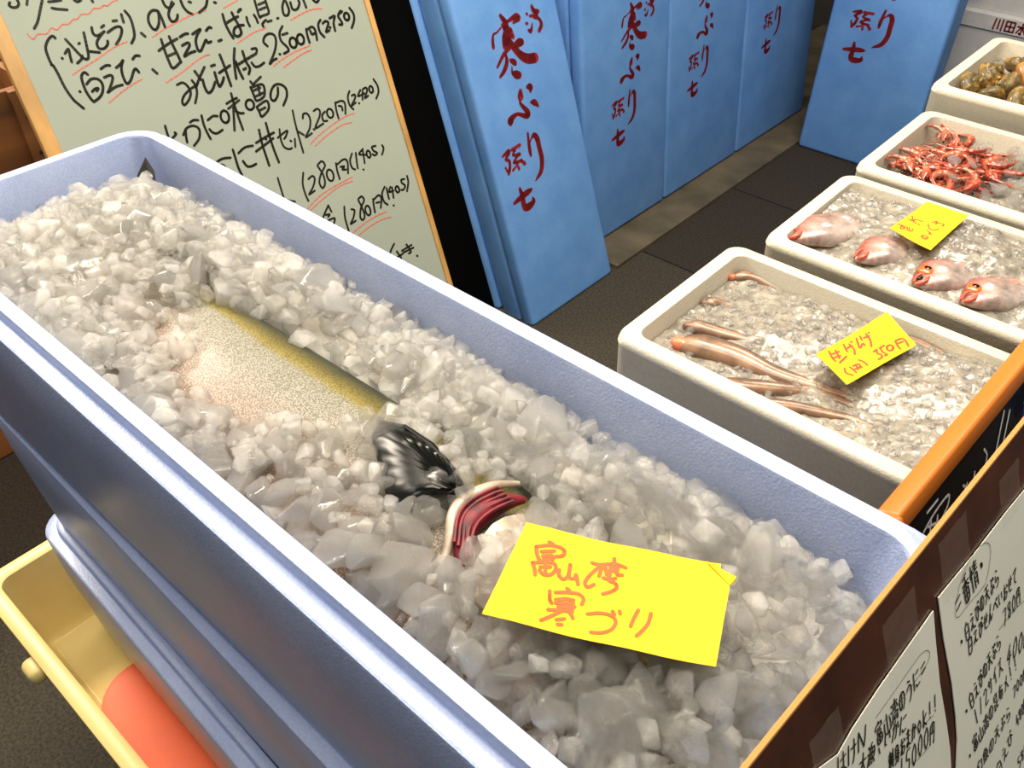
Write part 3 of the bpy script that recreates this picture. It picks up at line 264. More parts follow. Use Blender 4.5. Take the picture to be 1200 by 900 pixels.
PAPER_INK = '1925,-614,14 1988,-593,14;1932,-679,14 1996,-657,14;2090,-497,14 2039,-527,14;2033,-572,14 2118,-558,14;2071,-522,14 2081,-608,14;2076,-565,14 2038,-615,14;2076,-565,14 2123,-601,14;2055,-623,14 2109,-614,14 2120,-711,14 2066,-720,14 2055,-623,14;2060,-670,14 2114,-661,14;2082,-618,14 2093,-715,14;2155,-500,14 2179,-715,14;2150,-555,14 2155,-598,14;2170,-541,14 2179,-572,14;2184,-517,14 2243,-507,14;2192,-542,14 2241,-534,14;2190,-573,14 2249,-563,14;2211,-491,14 2219,-568,14;2205,-601,14 2217,-709,14;2205,-601,14 2242,-595,14 2254,-698,14;2208,-633,14 2246,-627,14;2212,-666,14 2249,-659,14;2304,-576,14 2327,-594,14 2319,-617,14 2304,-576,14;1946,-937,12 1961,-949,12 1955,-964,12 1946,-937,12;2035,-857,12 2027,-886,12;2016,-887,12 2025,-999,12 2067,-994,12 2059,-882,12 2016,-887,12;2020,-943,12 2063,-938,12;2108,-846,12 2127,-857,12;2098,-896,12 2137,-891,12 2104,-980,12 2122,-935,12 2132,-976,12 2157,-973,12;2168,-859,12 2193,-849,12 2180,-914,12 2198,-968,12 2216,-923,12 2211,-854,12 2233,-907,12;2216,-825,12 2220,-838,12;2224,-824,12 2229,-837,12;2276,-839,12 2276,-931,12 2258,-926,12 2251,-884,12 2268,-833,12 2297,-836,12 2308,-891,12 2291,-943,12;2330,-813,12 2379,-807,12;2330,-863,12 2386,-856,12;2355,-810,12 2358,-859,12 2336,-939,12;2358,-859,12 2392,-932,12;2425,-803,12 2444,-822,12 2432,-852,12 2449,-892,12 2434,-929,12;2419,-910,12 2423,-881,12;2458,-862,12 2475,-903,12;2461,-806,12 2469,-819,12 2462,-827,12 2458,-806,12;2508,-785,12 2527,-800,12;2500,-828,12 2504,-877,12 2527,-853,12 2547,-879,12 2532,-916,12 2511,-925,12;2070,-991,12 2058,-1019,12;2047,-1019,12 2041,-1130,12 2084,-1130,12 2090,-1019,12 2047,-1019,12;2044,-1075,12 2087,-1074,12;2144,-975,12 2161,-989,12;2127,-1024,12 2167,-1024,12 2123,-1108,12 2147,-1066,12 2152,-1108,12 2177,-1108,12;2202,-1016,12 2228,-1009,12 2207,-1071,12 2218,-1127,12 2242,-1085,12 2245,-1016,12 2261,-1071,12;2254,-988,12 2257,-1002,12;2263,-988,12 2266,-1002,12;2279,-1053,12 2344,-1039,12;2328,-1004,12 2324,-1074,12 2317,-1074,12;2299,-1011,12 2294,-1109,12 2332,-1123,12;2399,-985,12 2360,-1124,12 2384,-1061,12 2392,-1117,12 2419,-1082,12;2440,-1063,12 2464,-1021,12 2503,-1091,12;2486,-1007,12 2489,-1021,12;2497,-1000,12 2500,-1014,12;2532,-1006,12 2531,-1083,12 2542,-1090,12;2574,-1013,12 2579,-1062,12;2609,-1032,12 2652,-1032,12;2628,-997,12 2622,-1116,12 2609,-1095,12 2643,-1060,12 2663,-1088,12 2640,-1123,12;2660,-1011,12 2670,-1032,12;2686,-1040,12 2751,-1026,12;2735,-991,12 2731,-1061,12 2724,-1061,12;2706,-998,12 2701,-1096,12 2739,-1110,12;2772,-1004,12 2830,-990,12 2800,-1032,12 2797,-1087,12 2817,-1108,12;2579,-1192,12 2627,-1191,12 2591,-1324,12;2699,-1189,12 2667,-1189,12 2666,-1231,12 2696,-1266,12 2683,-1315,12 2660,-1294,12 2693,-1238,12 2699,-1189,12;2761,-1183,12 2738,-1225,12 2736,-1281,12 2756,-1323,12 2778,-1281,12 2780,-1225,12 2761,-1183,12;2810,-1317,12 2815,-1191,12 2864,-1190,12 2859,-1316,12 2852,-1309,12;2839,-1191,12 2837,-1246,12;2813,-1247,12 2861,-1246,12;1919,-1520,12 1935,-1531,12 1931,-1546,12 1919,-1520,12;1999,-1432,12 1993,-1462,12;1983,-1464,12 2003,-1575,12 2043,-1565,12 2024,-1455,12 1983,-1464,12;1993,-1519,12 2034,-1510,12;2069,-1414,12 2088,-1424,12;2064,-1465,12 2101,-1457,12 2078,-1548,12 2092,-1502,12 2106,-1542,12 2130,-1536,12;2129,-1421,12 2152,-1409,12 2146,-1475,12 2169,-1527,12 2182,-1481,12 2170,-1412,12 2197,-1463,12;2172,-1383,12 2178,-1396,12;2180,-1381,12 2186,-1394,12;2233,-1391,12 2242,-1483,12 2223,-1480,12 2213,-1439,12 2225,-1386,12 2253,-1387,12 2270,-1440,12 2258,-1493,12;2283,-1361,12 2331,-1350,12;2288,-1410,12 2343,-1397,12;2307,-1355,12 2315,-1404,12 2301,-1486,12;2315,-1404,12 2356,-1473,12;2375,-1342,12 2396,-1358,12 2387,-1389,12 2408,-1427,12 2397,-1466,12;2380,-1448,12 2381,-1419,12;2413,-1397,12 2434,-1436,12;2410,-1341,12 2420,-1353,12 2414,-1361,12 2408,-1341,12;2455,-1316,12 2475,-1328,12;2452,-1359,12 2460,-1408,12 2480,-1382,12 2502,-1405,12 2491,-1443,12 2472,-1455,12;2043,-1626,12 2063,-1764,12;2139,-1595,12 2130,-1739,12;2192,-1623,12 2210,-1591,12 2237,-1621,12 2208,-1734,12 2256,-1724,12;2267,-1605,12 2325,-1594,12;2277,-1575,12 2286,-1637,12;2307,-1569,12 2315,-1653,12 2303,-1698,12;2396,-1538,12 2362,-1616,12;2380,-1584,12 2394,-1681,12;2440,-1561,12 2477,-1553,12 2450,-1680,12;2470,-1612,12 2509,-1668,12;2481,-1531,12 2487,-1544,12;2655,-1544,14 2593,-1639,14 2657,-1646,14;2647,-1601,14 2616,-1704,14;2756,-1557,14 2715,-1599,14 2696,-1662,14 2708,-1716,14 2749,-1674,14 2767,-1611,14 2756,-1557,14;2852,-1591,14 2811,-1632,14 2793,-1696,14 2804,-1750,14 2845,-1708,14 2864,-1645,14 2852,-1591,14;2874,-1760,14 2917,-1617,14 2977,-1632,14 2935,-1774,14 2929,-1764,14;2947,-1625,14 2928,-1688,14;2898,-1681,14 2958,-1695,14;1905,-1924,12 1922,-1935,12 1916,-1950,12 1905,-1924,12;1999,-1822,12 2001,-1838,12;1972,-1868,12 1974,-1843,12 2032,-1833,12 2031,-1859,12;1988,-1866,12 2019,-1861,12;1990,-1883,12 2021,-1878,12 2023,-1896,12 1992,-1901,12 1990,-1883,12;1985,-1916,12 2032,-1908,12 2037,-1957,12 1990,-1965,12 1985,-1916,12;2009,-1912,12 2014,-1961,12;1988,-1940,12 2034,-1932,12;2064,-1881,12 2072,-1957,12 2135,-1947,12 2127,-1871,12;2091,-1834,12 2104,-1952,12;2149,-1827,12 2158,-1840,12;2149,-1869,12 2159,-1882,12;2158,-1953,12 2168,-1895,12;2169,-1831,12 2216,-1823,12;2190,-1806,12 2194,-1876,12;2175,-1844,12 2174,-1873,12;2210,-1838,12 2220,-1865,12;2180,-1893,12 2215,-1887,12 2217,-1908,12 2182,-1914,12 2184,-1935,12 2222,-1921,12 2217,-1943,12;2269,-1816,12 2271,-1908,12 2251,-1904,12 2242,-1863,12 2261,-1811,12 2293,-1813,12 2306,-1867,12 2288,-1920,12;2335,-1772,12 2340,-1827,12 2379,-1821,12 2373,-1765,12 2335,-1772,12;2337,-1800,12 2376,-1793,12;2339,-1849,12 2345,-1912,12 2359,-1895,12;2341,-1870,12 2356,-1867,12;2370,-1844,12 2376,-1900,12 2399,-1896,12;2394,-1847,12 2373,-1872,12;2414,-1787,12 2477,-1777,12;2442,-1754,12 2421,-1856,12;2433,-1819,12 2440,-1882,12;2433,-1819,12 2472,-1813,12 2479,-1875,12;2451,-1802,12 2461,-1892,12;2558,-1761,12 2523,-1880,12;2522,-1795,12 2548,-1819,12 2578,-1878,12;2619,-1725,12 2630,-1822,12;2632,-1850,12 2633,-1857,12;2708,-1709,12 2718,-1806,12;2721,-1834,12 2721,-1841,12;2651,-1967,12 2690,-1966,12 2662,-2063,12;2735,-1953,12 2717,-1984,12 2716,-2025,12 2732,-2055,12 2749,-2024,12 2751,-1983,12 2735,-1953,12;2799,-1958,12 2781,-1989,12 2780,-2030,12 2796,-2060,12 2814,-2029,12 2815,-1988,12 2799,-1958,12;2840,-2055,12 2843,-1963,12 2883,-1963,12 2880,-2054,12 2874,-2049,12;2863,-1963,12 2862,-2004,12;2842,-2004,12 2881,-2003,12;2030,-2099,12 2003,-2145,12 2030,-2150,12 2003,-2202,12 2034,-2194,12;2043,-2123,12 2074,-2121,12 2069,-2211,12 2056,-2218,12;2130,-2081,12 2103,-2121,12;2125,-2094,12 2156,-2092,12 2147,-2112,12;2112,-2121,12 2165,-2117,12 2165,-2168,12 2112,-2172,12 2112,-2121,12;2112,-2146,12 2165,-2143,12;2138,-2119,12 2138,-2170,12;2103,-2204,12 2112,-2184,12;2129,-2189,12 2129,-2202,12;2147,-2188,12 2151,-2201,12;2165,-2181,12 2178,-2199,12;2239,-2109,12 2230,-2192,12 2208,-2187,12 2204,-2149,12 2230,-2103,12 2266,-2107,12 2274,-2157,12 2248,-2203,12;2308,-2076,12 2370,-2072,12;2303,-2121,12 2374,-2116,12;2339,-2074,12 2339,-2119,12 2303,-2191,12;2339,-2119,12 2374,-2186,12;2426,-2063,12 2448,-2081,12 2430,-2107,12 2448,-2144,12 2426,-2178,12;2408,-2160,12 2417,-2134,12;2461,-2118,12 2479,-2155,12;2470,-2067,12 2479,-2079,12 2470,-2086,12 2467,-2067,12;2531,-2059,12 2553,-2073,12;2518,-2098,12 2518,-2143,12 2549,-2121,12 2571,-2145,12 2549,-2179,12 2522,-2187,12;2679,-2256,12 2674,-2333,12 2704,-2321,12;2689,-2295,12 2699,-2369,12;2740,-2249,12 2720,-2253,12 2725,-2287,12 2749,-2312,12 2748,-2352,12 2730,-2338,12 2744,-2289,12 2740,-2249,12;2779,-2238,12 2770,-2274,12 2777,-2320,12 2795,-2351,12 2804,-2315,12 2797,-2269,12 2779,-2238,12;2829,-2340,12 2814,-2238,12 2845,-2233,12 2860,-2335,12 2855,-2330,12;2830,-2236,12 2836,-2281,12;2821,-2284,12 2852,-2278,12;2312,-2392,12 2305,-2421,12;2291,-2426,12 2319,-2525,12 2373,-2505,12 2346,-2406,12 2291,-2426,12;2305,-2475,12 2360,-2456,12;2408,-2360,12 2434,-2365,12;2402,-2410,12 2452,-2392,12 2422,-2484,12 2439,-2437,12 2459,-2471,12 2491,-2459,12;2489,-2350,12 2519,-2332,12 2511,-2396,12 2543,-2438,12 2561,-2392,12 2544,-2330,12 2580,-2371,12;2546,-2302,12 2554,-2313,12;2557,-2298,12 2565,-2309,12;2677,-2679,12 2651,-2689,12 2655,-2735,12 2682,-2736,12 2686,-2788,12 2660,-2792,12;2735,-2673,12 2711,-2677,12 2715,-2711,12 2743,-2735,12 2740,-2776,12 2720,-2763,12 2737,-2713,12 2735,-2673,12;2781,-2660,12 2770,-2697,12 2776,-2742,12 2796,-2773,12 2808,-2736,12 2802,-2691,12 2781,-2660,12;2837,-2761,12 2824,-2659,12 2861,-2652,12 2874,-2755,12 2868,-2750,12;2842,-2656,12 2848,-2701,12;2830,-2705,12 2867,-2698,12;900,-684,12 899,-703,12;866,-731,12 871,-704,12 932,-702,12 927,-729,12;882,-731,12 915,-730,12;882,-749,12 914,-748,12 914,-768,12 882,-769,12 882,-749,12;873,-784,12 922,-783,12 921,-836,12 872,-838,12 873,-784,12;898,-784,12 896,-837,12;873,-810,12 921,-809,12;959,-760,12 957,-843,12 1022,-841,12 1023,-757,12;992,-713,12 989,-842,12;1051,-703,12 1059,-718,12;1046,-749,12 1054,-764,12;1044,-840,12 1062,-779,12;1072,-710,12 1120,-708,12;1096,-686,12 1091,-763,12;1075,-725,12 1071,-756,12;1112,-724,12 1119,-754,12;1074,-779,12 1111,-777,12 1110,-800,12 1074,-801,12 1073,-824,12 1114,-815,12 1105,-839,12;1176,-721,12 1166,-820,12 1146,-813,12 1143,-768,12 1168,-713,12 1200,-720,12 1207,-781,12 1182,-835,12;1257,-694,12 1281,-708,12;1243,-747,12 1276,-731,12 1292,-761,12 1283,-815,12 1258,-846,12;1332,-696,12 1325,-819,12;1356,-718,12 1393,-710,12;1350,-795,12 1358,-817,12 1394,-809,12;1427,-731,12 1476,-721,12;1426,-776,12 1475,-767,12;486,-567,12 458,-686,12;503,-607,12 557,-606,12;538,-573,12 517,-686,12 488,-682,12 504,-654,12 540,-696,12;594,-584,12 566,-703,12;611,-624,12 663,-631,12;653,-584,12 634,-681,12 607,-724,12;676,-707,12 704,-588,12 734,-715,12 780,-598,12;669,-789,12 733,-806,12;716,-751,12 699,-804,12 640,-875,12;699,-804,12 704,-893,12;774,-769,12 778,-784,12;757,-808,12 760,-823,12;730,-887,12 760,-837,12;815,-765,12 788,-794,12;788,-794,12 832,-806,12 812,-866,12 768,-854,12 788,-794,12;777,-825,12 822,-837,12;809,-800,12 789,-860,12;753,-886,12 763,-867,12;781,-879,12 778,-893,12;804,-878,12 805,-900,12;869,-863,12 872,-907,12;958,-826,12 938,-900,12 948,-910,12;1004,-846,12 997,-895,12;1039,-871,12 1081,-875,12 1059,-942,12 1043,-952,12;1076,-838,12 1012,-951,12;1098,-865,12 1101,-909,12;1143,-873,12 1103,-978,12;1160,-900,12 1199,-903,12;1134,-965,12 1136,-987,12 1174,-990,12;955,-1013,12 986,-1016,12;973,-996,12 955,-1122,12;955,-1032,12 980,-1035,12 977,-1060,12 952,-1058,12 955,-1032,12;964,-1059,12 943,-1095,12;964,-1059,12 974,-1098,12;993,-1023,12 983,-1086,12;1008,-999,12 990,-1119,12 985,-1112,12;1053,-1013,12 1045,-1025,12;1035,-1024,12 1025,-1093,12;1035,-1024,12 1066,-1027,12 1051,-1134,12 1041,-1133,12;1032,-1047,12 1063,-1050,12;1029,-1069,12 1060,-1072,12;1016,-1092,12 1066,-1091,12;1066,-1072,12 1012,-1137,12;1093,-1055,12 1130,-1059,12;1113,-1025,12 1098,-1132,12 1088,-1112,12 1120,-1083,12 1135,-1110,12 1112,-1140,12;1139,-1040,12 1146,-1060,12;1173,-1037,12 1211,-1040,12;1169,-1068,12 1206,-1072,12;1195,-1020,12 1179,-1127,12 1160,-1131,12 1170,-1107,12 1202,-1142,12;1234,-1068,12 1266,-1065,12 1257,-1128,12 1246,-1140,12;1259,-1032,12 1223,-1144,12;1278,-1053,12 1285,-1092,12;1331,-1073,12 1307,-1109,12 1318,-1161,12 1344,-1112,12 1331,-1073,12;1391,-1044,12 1373,-1170,12;1419,-1091,12 1382,-1132,12 1410,-1173,12;1478,-1049,12 1465,-1137,12;1461,-1162,12 1461,-1169,12;1549,-1053,12 1536,-1141,12;1533,-1166,12 1532,-1172,12;1086,-1157,12 1051,-1306,12;1188,-1163,12 1152,-1164,12 1134,-1223,12 1167,-1237,12 1148,-1303,12 1113,-1297,12;1244,-1185,12 1213,-1226,12 1199,-1285,12 1209,-1334,12 1240,-1293,12 1254,-1234,12 1244,-1185,12;1326,-1183,12 1295,-1223,12 1281,-1283,12 1291,-1331,12 1322,-1290,12 1336,-1231,12 1326,-1183,12;1405,-1199,12 1373,-1239,12 1359,-1299,12 1370,-1347,12 1401,-1307,12 1415,-1247,12 1405,-1199,12;1422,-1368,12 1454,-1235,12 1502,-1244,12 1470,-1378,12 1465,-1369,12;1478,-1239,12 1464,-1299,12;1440,-1294,12 1488,-1303,12;888,-642,4 1106,-638,4 1373,-631,4 1451,-636,4 1516,-663,4 1546,-714,4 1507,-755,4 1345,-763,4 1117,-754,4 937,-734,4;1189,-1309,4 1304,-1343,4 1403,-1366,4;1347,-1137,4 1503,-1185,4;1910,-688,4 1915,-717,4 1962,-746,4 2131,-753,4 2348,-775,5 2448,-636,5 2461,-552,5 2425,-495,5 2354,-455,4 2228,-434,4 2050,-487,4 1936,-605,4 1910,-688,4;2503,-1287,5 2722,-1306,5 2921,-1354,5'
PAPER_LEFT = [[0.018, -0.0495], [0.0317, -0.0486], [0.05, -0.0558], [0.0664, -0.0522], [0.0959, -0.0494], [0.1302, -0.0481], [0.1655, -0.0468], [0.1642, -0.0692], [0.1634, -0.1034], [0.1659, -0.1374], [0.1668, -0.1638], [0.1654, -0.1809], [0.156, -0.3], [-0.02, -0.3], [-0.02, -0.054]]
PAPER_RIGHT = [[0.1729, -0.0425], [0.2207, -0.0456], [0.2744, -0.0467], [0.3079, -0.0486], [0.39, -0.049], [0.39, -0.32], [0.166, -0.32], [0.1716, -0.187], [0.1772, -0.1659], [0.1786, -0.1465], [0.1782, -0.1163], [0.1741, -0.0772]]

# ------------------------------------------------------------------ the setting
def struct(name, vf, mat):
    mb = MB(); mb.add(*vf); o = mb.build(name, mat, None, smooth=False); o['kind'] = 'structure'; return o
struct('floor', box_vf((-4.2, -2.2, -0.06), (2.6, 5.2, 0)), 'floor')
struct('wall_back', box_vf((-4.1, -2.2, 0), (-4.0, 5.2, 3.1)), 'dark_wall')
struct('wall_far', box_vf((-4.0, 4.75, 0), (2.6, 4.85, 3.1)), 'dark_wall')
struct('trim_1', box_vf((-1.95, 2.07, 0.0), (-1.366, 4.75, 0.012)), 'curb')

# ------------------------------------------------------------------ blue boxes of the front stack
def fish_box(name, cx, cy, z0, z1, hx, hy, rot, label, wall=0.016, mat='lavender', depth=.235):
    t = thing(name, (cx, cy, z0), label, 'box', 'stacked lavender fish boxes')
    mb = MB(); led = 0.017; st = .014
    R_ = lambda dx, dy, z, r: rrect(cx, cy, hx + dx, hy + dy, r, z, 7, rot)
    rings = [R_(led - .022, led - .020, z0, .03), R_(led - .015, led - .013, z0 + .006, .036), R_(led - .002, led - .002, z1 - .10, .046), R_(led, led, z1 - st - .004, .05), R_(led - .001, led - .001, z1 - st - .001, .049), R_(led - .003, led - .003, z1 - st, .048), R_(.0015, .0015, z1 - st, .044),
             R_(.0005, .0005, z1 - st + .001, .044), R_(0, 0, z1 - .003, .044), R_(-.001, -.001, z1 - .0008, .043), R_(-.003, -.003, z1, .042), R_(-wall + .003, -wall + .003, z1, .034), R_(-wall + .001, -wall + .001, z1 - .0008, .032), R_(-wall, -wall, z1 - .003, .032),
             R_(-wall - .004, -wall - .004, z1 - .05, .034), R_(-wall - .010, -wall - .010, z1 - depth + .02, .036), R_(-wall - .025, -wall - .025, z1 - depth, .03)]
    loft(mb, rings)
    mb.build('box_body', mat, t, sharp=24)
    return t
BX, BY, BHX, BHY = -0.572, 0.348, 0.549, 0.162
fish_box('fish_box', BX, BY, 0.83, 1.10, BHX, BHY, 0, 'long lavender styrofoam box full of ice and a yellowtail, topmost of its stack')
fish_box('fish_box', BX - .004, BY + .003, 0.56, 0.83, BHX, BHY, math.radians(-1.1), 'long lavender styrofoam box between the ice-filled box and the lowest one')
fish_box('fish_box', BX - .008, BY - .012, 0.285, 0.56, BHX + .004, BHY + .004, math.radians(-1.8), 'lowest long lavender styrofoam box, standing in the yellow crate')
# yellow crate under the stack
t = thing('plastic_crate', (-0.58, 0.34, 0.1), 'shallow yellow plastic crate under the stack of lavender boxes', 'crate')
mb = MB(); cx, cy, hx, hy = -0.572, 0.358, 0.638, 0.294
Rc = lambda d, z, r: rrect(cx, cy, hx + d, hy + d, r, z, 5)
loft(mb, [Rc(-.03, .24, .03), Rc(-.022, .25, .03), Rc(-.012, .425, .03), Rc(0, .427, .035), Rc(0, .447, .035), Rc(-.004, .45, .034), Rc(-.021, .45, .025), Rc(-.025, .447, .022), Rc(-.034, .285, .02), Rc(-.045, .273, .015)])
mb.build('crate_body', 'yellow_plastic', t, sharp=45)
mb = MB()
v, f = box_vf((-1.035, .044, .402), (-.992, .075, .432), .0125, 4); mb.add(v, f); mb.build('grip', 'yellow_plastic', t)
mb = MB()
loft(mb, [rrect(-.63, .25, .385, .152, .07, z, 8) for z in (.2735, .2745)] + [rrect(-.63, .25, .388, .155, .07, z, 8) for z in (.279, .282)] + [rrect(-.63, .25, .382, .149, .066, .2832, 8)])
tag(mb.build('plastic_sheet', 'orange_plastic', None), 'bright orange plastic sheet in the yellow crate under the lowest lavender box', 'sheet')
t = thing('crate_stand', (-0.57, 0.36, 0), 'dark wooden stand carrying the yellow crate', 'stand')
mb = MB(); mb.add(*box_vf((-1.12, .13, .2), (-.02, .6, .24), .004)); mb.build('stand_top', 'dark_wood', t)
for sx in (-1.07, -.07):
    for sy in (.17, .56):
        mb = MB(); mb.add(*box_vf((sx - .025, sy - .025, 0), (sx + .025, sy + .025, .2), .003)); mb.build('leg', 'dark_wood', t)

# ------------------------------------------------------------------ whiteboard
WB = Plane((-1.40694, 1.33791, 0.3), (.145, .989, 0), (-.382, .056, .923))
def panel(mb, pl, u0, u1, v0, v1, h0, h1, bev=0.0): mb.add(*xf(box_vf((u0, v0, h0), (u1, v1, h1), bev), pl.o, pl.eu, pl.ev, pl.n))
if WB.n.x < 0: WB.n = -WB.n
vb = -0.3 / WB.ev.z + .004
t = thing('whiteboard', WB.p(-.39, vb), 'wood-framed whiteboard with handwritten Japanese menu leaning behind the lavender boxes', 'whiteboard')
mb = MB(); panel(mb, WB, -.772, -.008, vb + .012, .93, -.012, 0.0); mb.build('writing_panel', 'whiteboard', t, smooth=False)
for (u0, u1, v0, v1) in ((-.795, -.765, vb, .96), (-.0095, .0045, vb, .96)):
    mb = MB(); panel(mb, WB, u0, u1, v0, v1, -.02, .005, .002); mb.build('frame_rail', 'light_wood', t)
for (v0, v1) in ((vb, vb + .02), (.93, .96)):
    mb = MB(); panel(mb, WB, -.77, -.008, v0, v1, -.019, .004, .002); mb.build('frame_rail', 'light_wood', t)
ink('black_handwriting', WB_BLACK, WB, 'marker_black', t)
ink('red_underlines', WB_RED, WB, 'marker_rose', t)

# ------------------------------------------------------------------ wooden crates behind the whiteboard
def wood_crate(x0, x1, y0, y1, z0, z1, label):
    t = thing('wooden_crate', ((x0 + x1) / 2, (y0 + y1) / 2, z0), label, 'crate', 'old wooden crates')
    n = 2; hh = (z1 - z0) / n
    for i in range(n):
        mb = MB(); mb.add(*box_vf((x1 - .018, y0, z0 + hh * i + .003), (x1, y1, z0 + hh * (i + 1) - .003), .002)); mb.build('plank', 'brown_wood', t)
    for y in (y0, y1 - .018):
        mb = MB(); mb.add(*box_vf((x0, y, z0), (x1 - .0185, y + .018, z1), .002)); mb.build('end_board', 'brown_wood', t)
    mb = MB(); mb.add(*box_vf((x0, y0 + .0185, z0), (x0 + .018, y1 - .0185, z1), .002)); mb.build('back_board', 'brown_wood', t)
    mb = MB(); mb.add(*box_vf((x0 + .0185, y0 + .0185, z0), (x1 - .0185, y1 - .0185, z0 + .015))); mb.build('bottom_board', 'brown_wood', t)
    for y in (y0 + .03, y1 - .07):
        mb = MB(); mb.add(*box_vf((x1, y, z0 + .002), (x1 + .016, y + .04, z1 - .002), .002)); b = mb.build('batten', 'brown_wood', t)
        for i in range(n):
            for q in (.3, .7):
                mb = MB(); mb.add(*xf(box_vf((-.004, -.004, 0), (.004, .004, .002), .001), (x1 + .016, y + .02, z0 + hh * (i + q)), (0, 1, 0), (0, 0, 1), (1, 0, 0))); mb.build('nail', 'dark_wood', b)
wood_crate(-2.5, -2.02, 0.0, .70, 0.0, .44, 'brown wooden crate on the floor, lower of the two behind the whiteboard')
wood_crate(-2.5, -2.04, -.02, .72, .44, .86, 'brown wooden crate stacked upper behind the left end of the whiteboard')

# ------------------------------------------------------------------ blue boxes standing on end
def standing_box(pl, u0, u1, v1, thick, label, write=None, group='blue fish boxes standing on end', v0=0.0):
    """slab with a separate lid: front face in the plane pl, body behind it"""
    lidt = min(.05, thick * .42)
    t = thing('standing_fish_box', pl.p((u0 + u1) / 2, v0), label, 'box', group)
    mb = MB(); mb.add(*xf(box_vf((u0, v0, -lidt), (u1, v1, 0), .014, 4), pl.o, pl.eu, pl.ev, pl.n)); mb.build('lid', 'blue', t, sharp=50)
    mb = MB(); mb.add(*xf(box_vf((u0 + .004, v0 + .003, -thick), (u1 - .004, v1 - .003, -lidt - .001), .014, 4), pl.o, pl.eu, pl.ev, pl.n)); mb.build('box_body', 'blue', t, sharp=50)
    if write is not None: ink('brush_writing', BRUSH, pl, 'print_red', t, vmax=v1 - .01, fat=1.3, **write)
    return t
FL = Plane((-1.3622, 1.6392, 0.0), (0, 1, 0), (-.322, 0, .946)); FL.o = FL.o + Vector((0, 0, .0))
s7u, s7v = 860.5, 3818.5
standing_box(FL, 0, .404, 1.04, .128, 'blue box standing in front of the others, leaning back, red brush characters down its face', dict())
FL2 = Plane(FL.p(-.004, 0.0, -.132), FL.eu, FL.ev); FL2.o = FL2.o - FL2.ev * (FL2.o.z / FL2.ev.z)
standing_box(FL2, 0, .40, 1.08, .09, 'plain blue box leaning behind the foremost standing box, near the whiteboard')
BP = Plane((-1.50, 1.385, 0.0), (0, 1, 0), (-.322, 0, .946)); mb = MB(); mb.add(*xf(box_vf((0, 0, -.008), (.235, 1.2, 0), .002), BP.o, BP.eu, BP.ev, BP.n)); plain('shade_panel', 'shade_panel', (4, 4, 4), 0.9, Specular_IOR_Level=.05)  # added panel, coloured near black to stand in for shade in this gap
tag(mb.build('panel', 'shade_panel', None), 'added black panel standing in for deep shade in the gap between the whiteboard and the leaning blue boxes', 'panel')
ROW = Plane((-1.5013, 2.5484, 0.013), (0, 1, 0), (-.1, 0, .995))
def rowbox(u0, u1, u7, v7, sc, label):
    standing_box(ROW, u0, u1, 1.06, .13, label, dict(sc=sc, du=u7 - s7u * sc, dv=v7 - s7v * sc))
rowbox(-.468, -.002, -2880, 3400, .82, 'blue box partly hidden by the foremost leaning box, first of the row along the wall')
rowbox(.001, .510, 1583, 3690, .80, 'blue box in the middle of the row standing along the wall')
rowbox(.513, 1.085, 6824, 3820, .80, 'blue box at the far end of the row, a shadow down its right side')
L5 = Plane((-1.3475, 3.3172, 0.0), (1, 0, 0), (0, .05, 1))
standing_box(L5, -.012, .428, 1.06, .13, 'blue box set crosswise beyond the white boxes, facing the aisle', dict(sc=.98, du=1140 - s7u * .98, dv=4148 - s7v * .98))

# ------------------------------------------------------------------ far white stacked boxes with printed lid edge
def far_box(z0, z1, x0, x1, y0, label, text):
    t = thing('lidded_fish_box', ((x0 + x1) / 2, y0 + .2, z0), label, 'box', 'far white boxes with lids')
    mb = MB(); loft(mb, [rrect((x0 + x1) / 2, y0 + .2, (x1 - x0) / 2 - .016, .19, .03, z0, 5), rrect((x0 + x1) / 2, y0 + .2, (x1 - x0) / 2 - .008, .196, .03, z1 - .06, 5)]); mb.build('box_body', 'greywhite', t, sharp=45)
    mb = MB(); loft(mb, [rrect((x0 + x1) / 2, y0 + .2, (x1 - x0) / 2, .204, .035, z1 - .06, 5), rrect((x0 + x1) / 2, y0 + .2, (x1 - x0) / 2, .204, .035, z1 - .008, 5), rrect((x0 + x1) / 2, y0 + .2, (x1 - x0) / 2 - .008, .196, .03, z1, 5)])
    ld = mb.build('lid', 'greywhite', t, sharp=45)
    if text:
        pl = Plane((0, y0 - .0042, z1 - .034), (1, 0, 0), (0, 0, 1)); pl.n = Vector((0, -1, 0))
        S = []
        def ch(x, strokes, s=.038):
            for q in strokes: S.append(' '.join('%d,%d,%d' % ((x + a * s) * 1e4, (b - .5) * s * -1e4, 65) for a, b in q))
        X = -.885
        ch(X, [((.15, 0), (.1, 1)), ((.5, .05), (.5, .9)), ((.85, 0), (.85, 1))])
        ch(X + .042, [((.1, .05), (.1, .95), (.9, .95), (.9, .05), (.1, .05)), ((.5, .05), (.5, .95)), ((.1, .5), (.9, .5))])
        ch(X + .084, [((.5, 0), (.5, 1), (.35, .9)), ((.1, .3), (.4, .35), (.1, .9)), ((.85, .15), (.55, .4), (.95, .95))])
        ch(X + .126, [((.5, 0), (.5, .12)), ((.1, .15), (.9, .15)), ((.3, .2), (.35, .3)), ((.7, .2), (.65, .3)), ((.1, .35), (.95, .35)), ((.15, .35), (.05, 1)), ((.3, .6), (.9, .6)), ((.3, .78), (.85, .78)), ((.25, .98), (.95, .98)), ((.58, .45), (.58, .98))])
        ch(X - .225, [((.0, .5), (.9, .3)), ((.4, 0), (.4, .9), (.9, .9))])
        ink('printed_name', ';'.join(S), pl, 'print_maroon', ld, k=1)
far_box(0.0, .525, -1.30, -.62, 3.755, 'white lidded box with maroon printed characters on its lid edge, below another', True)
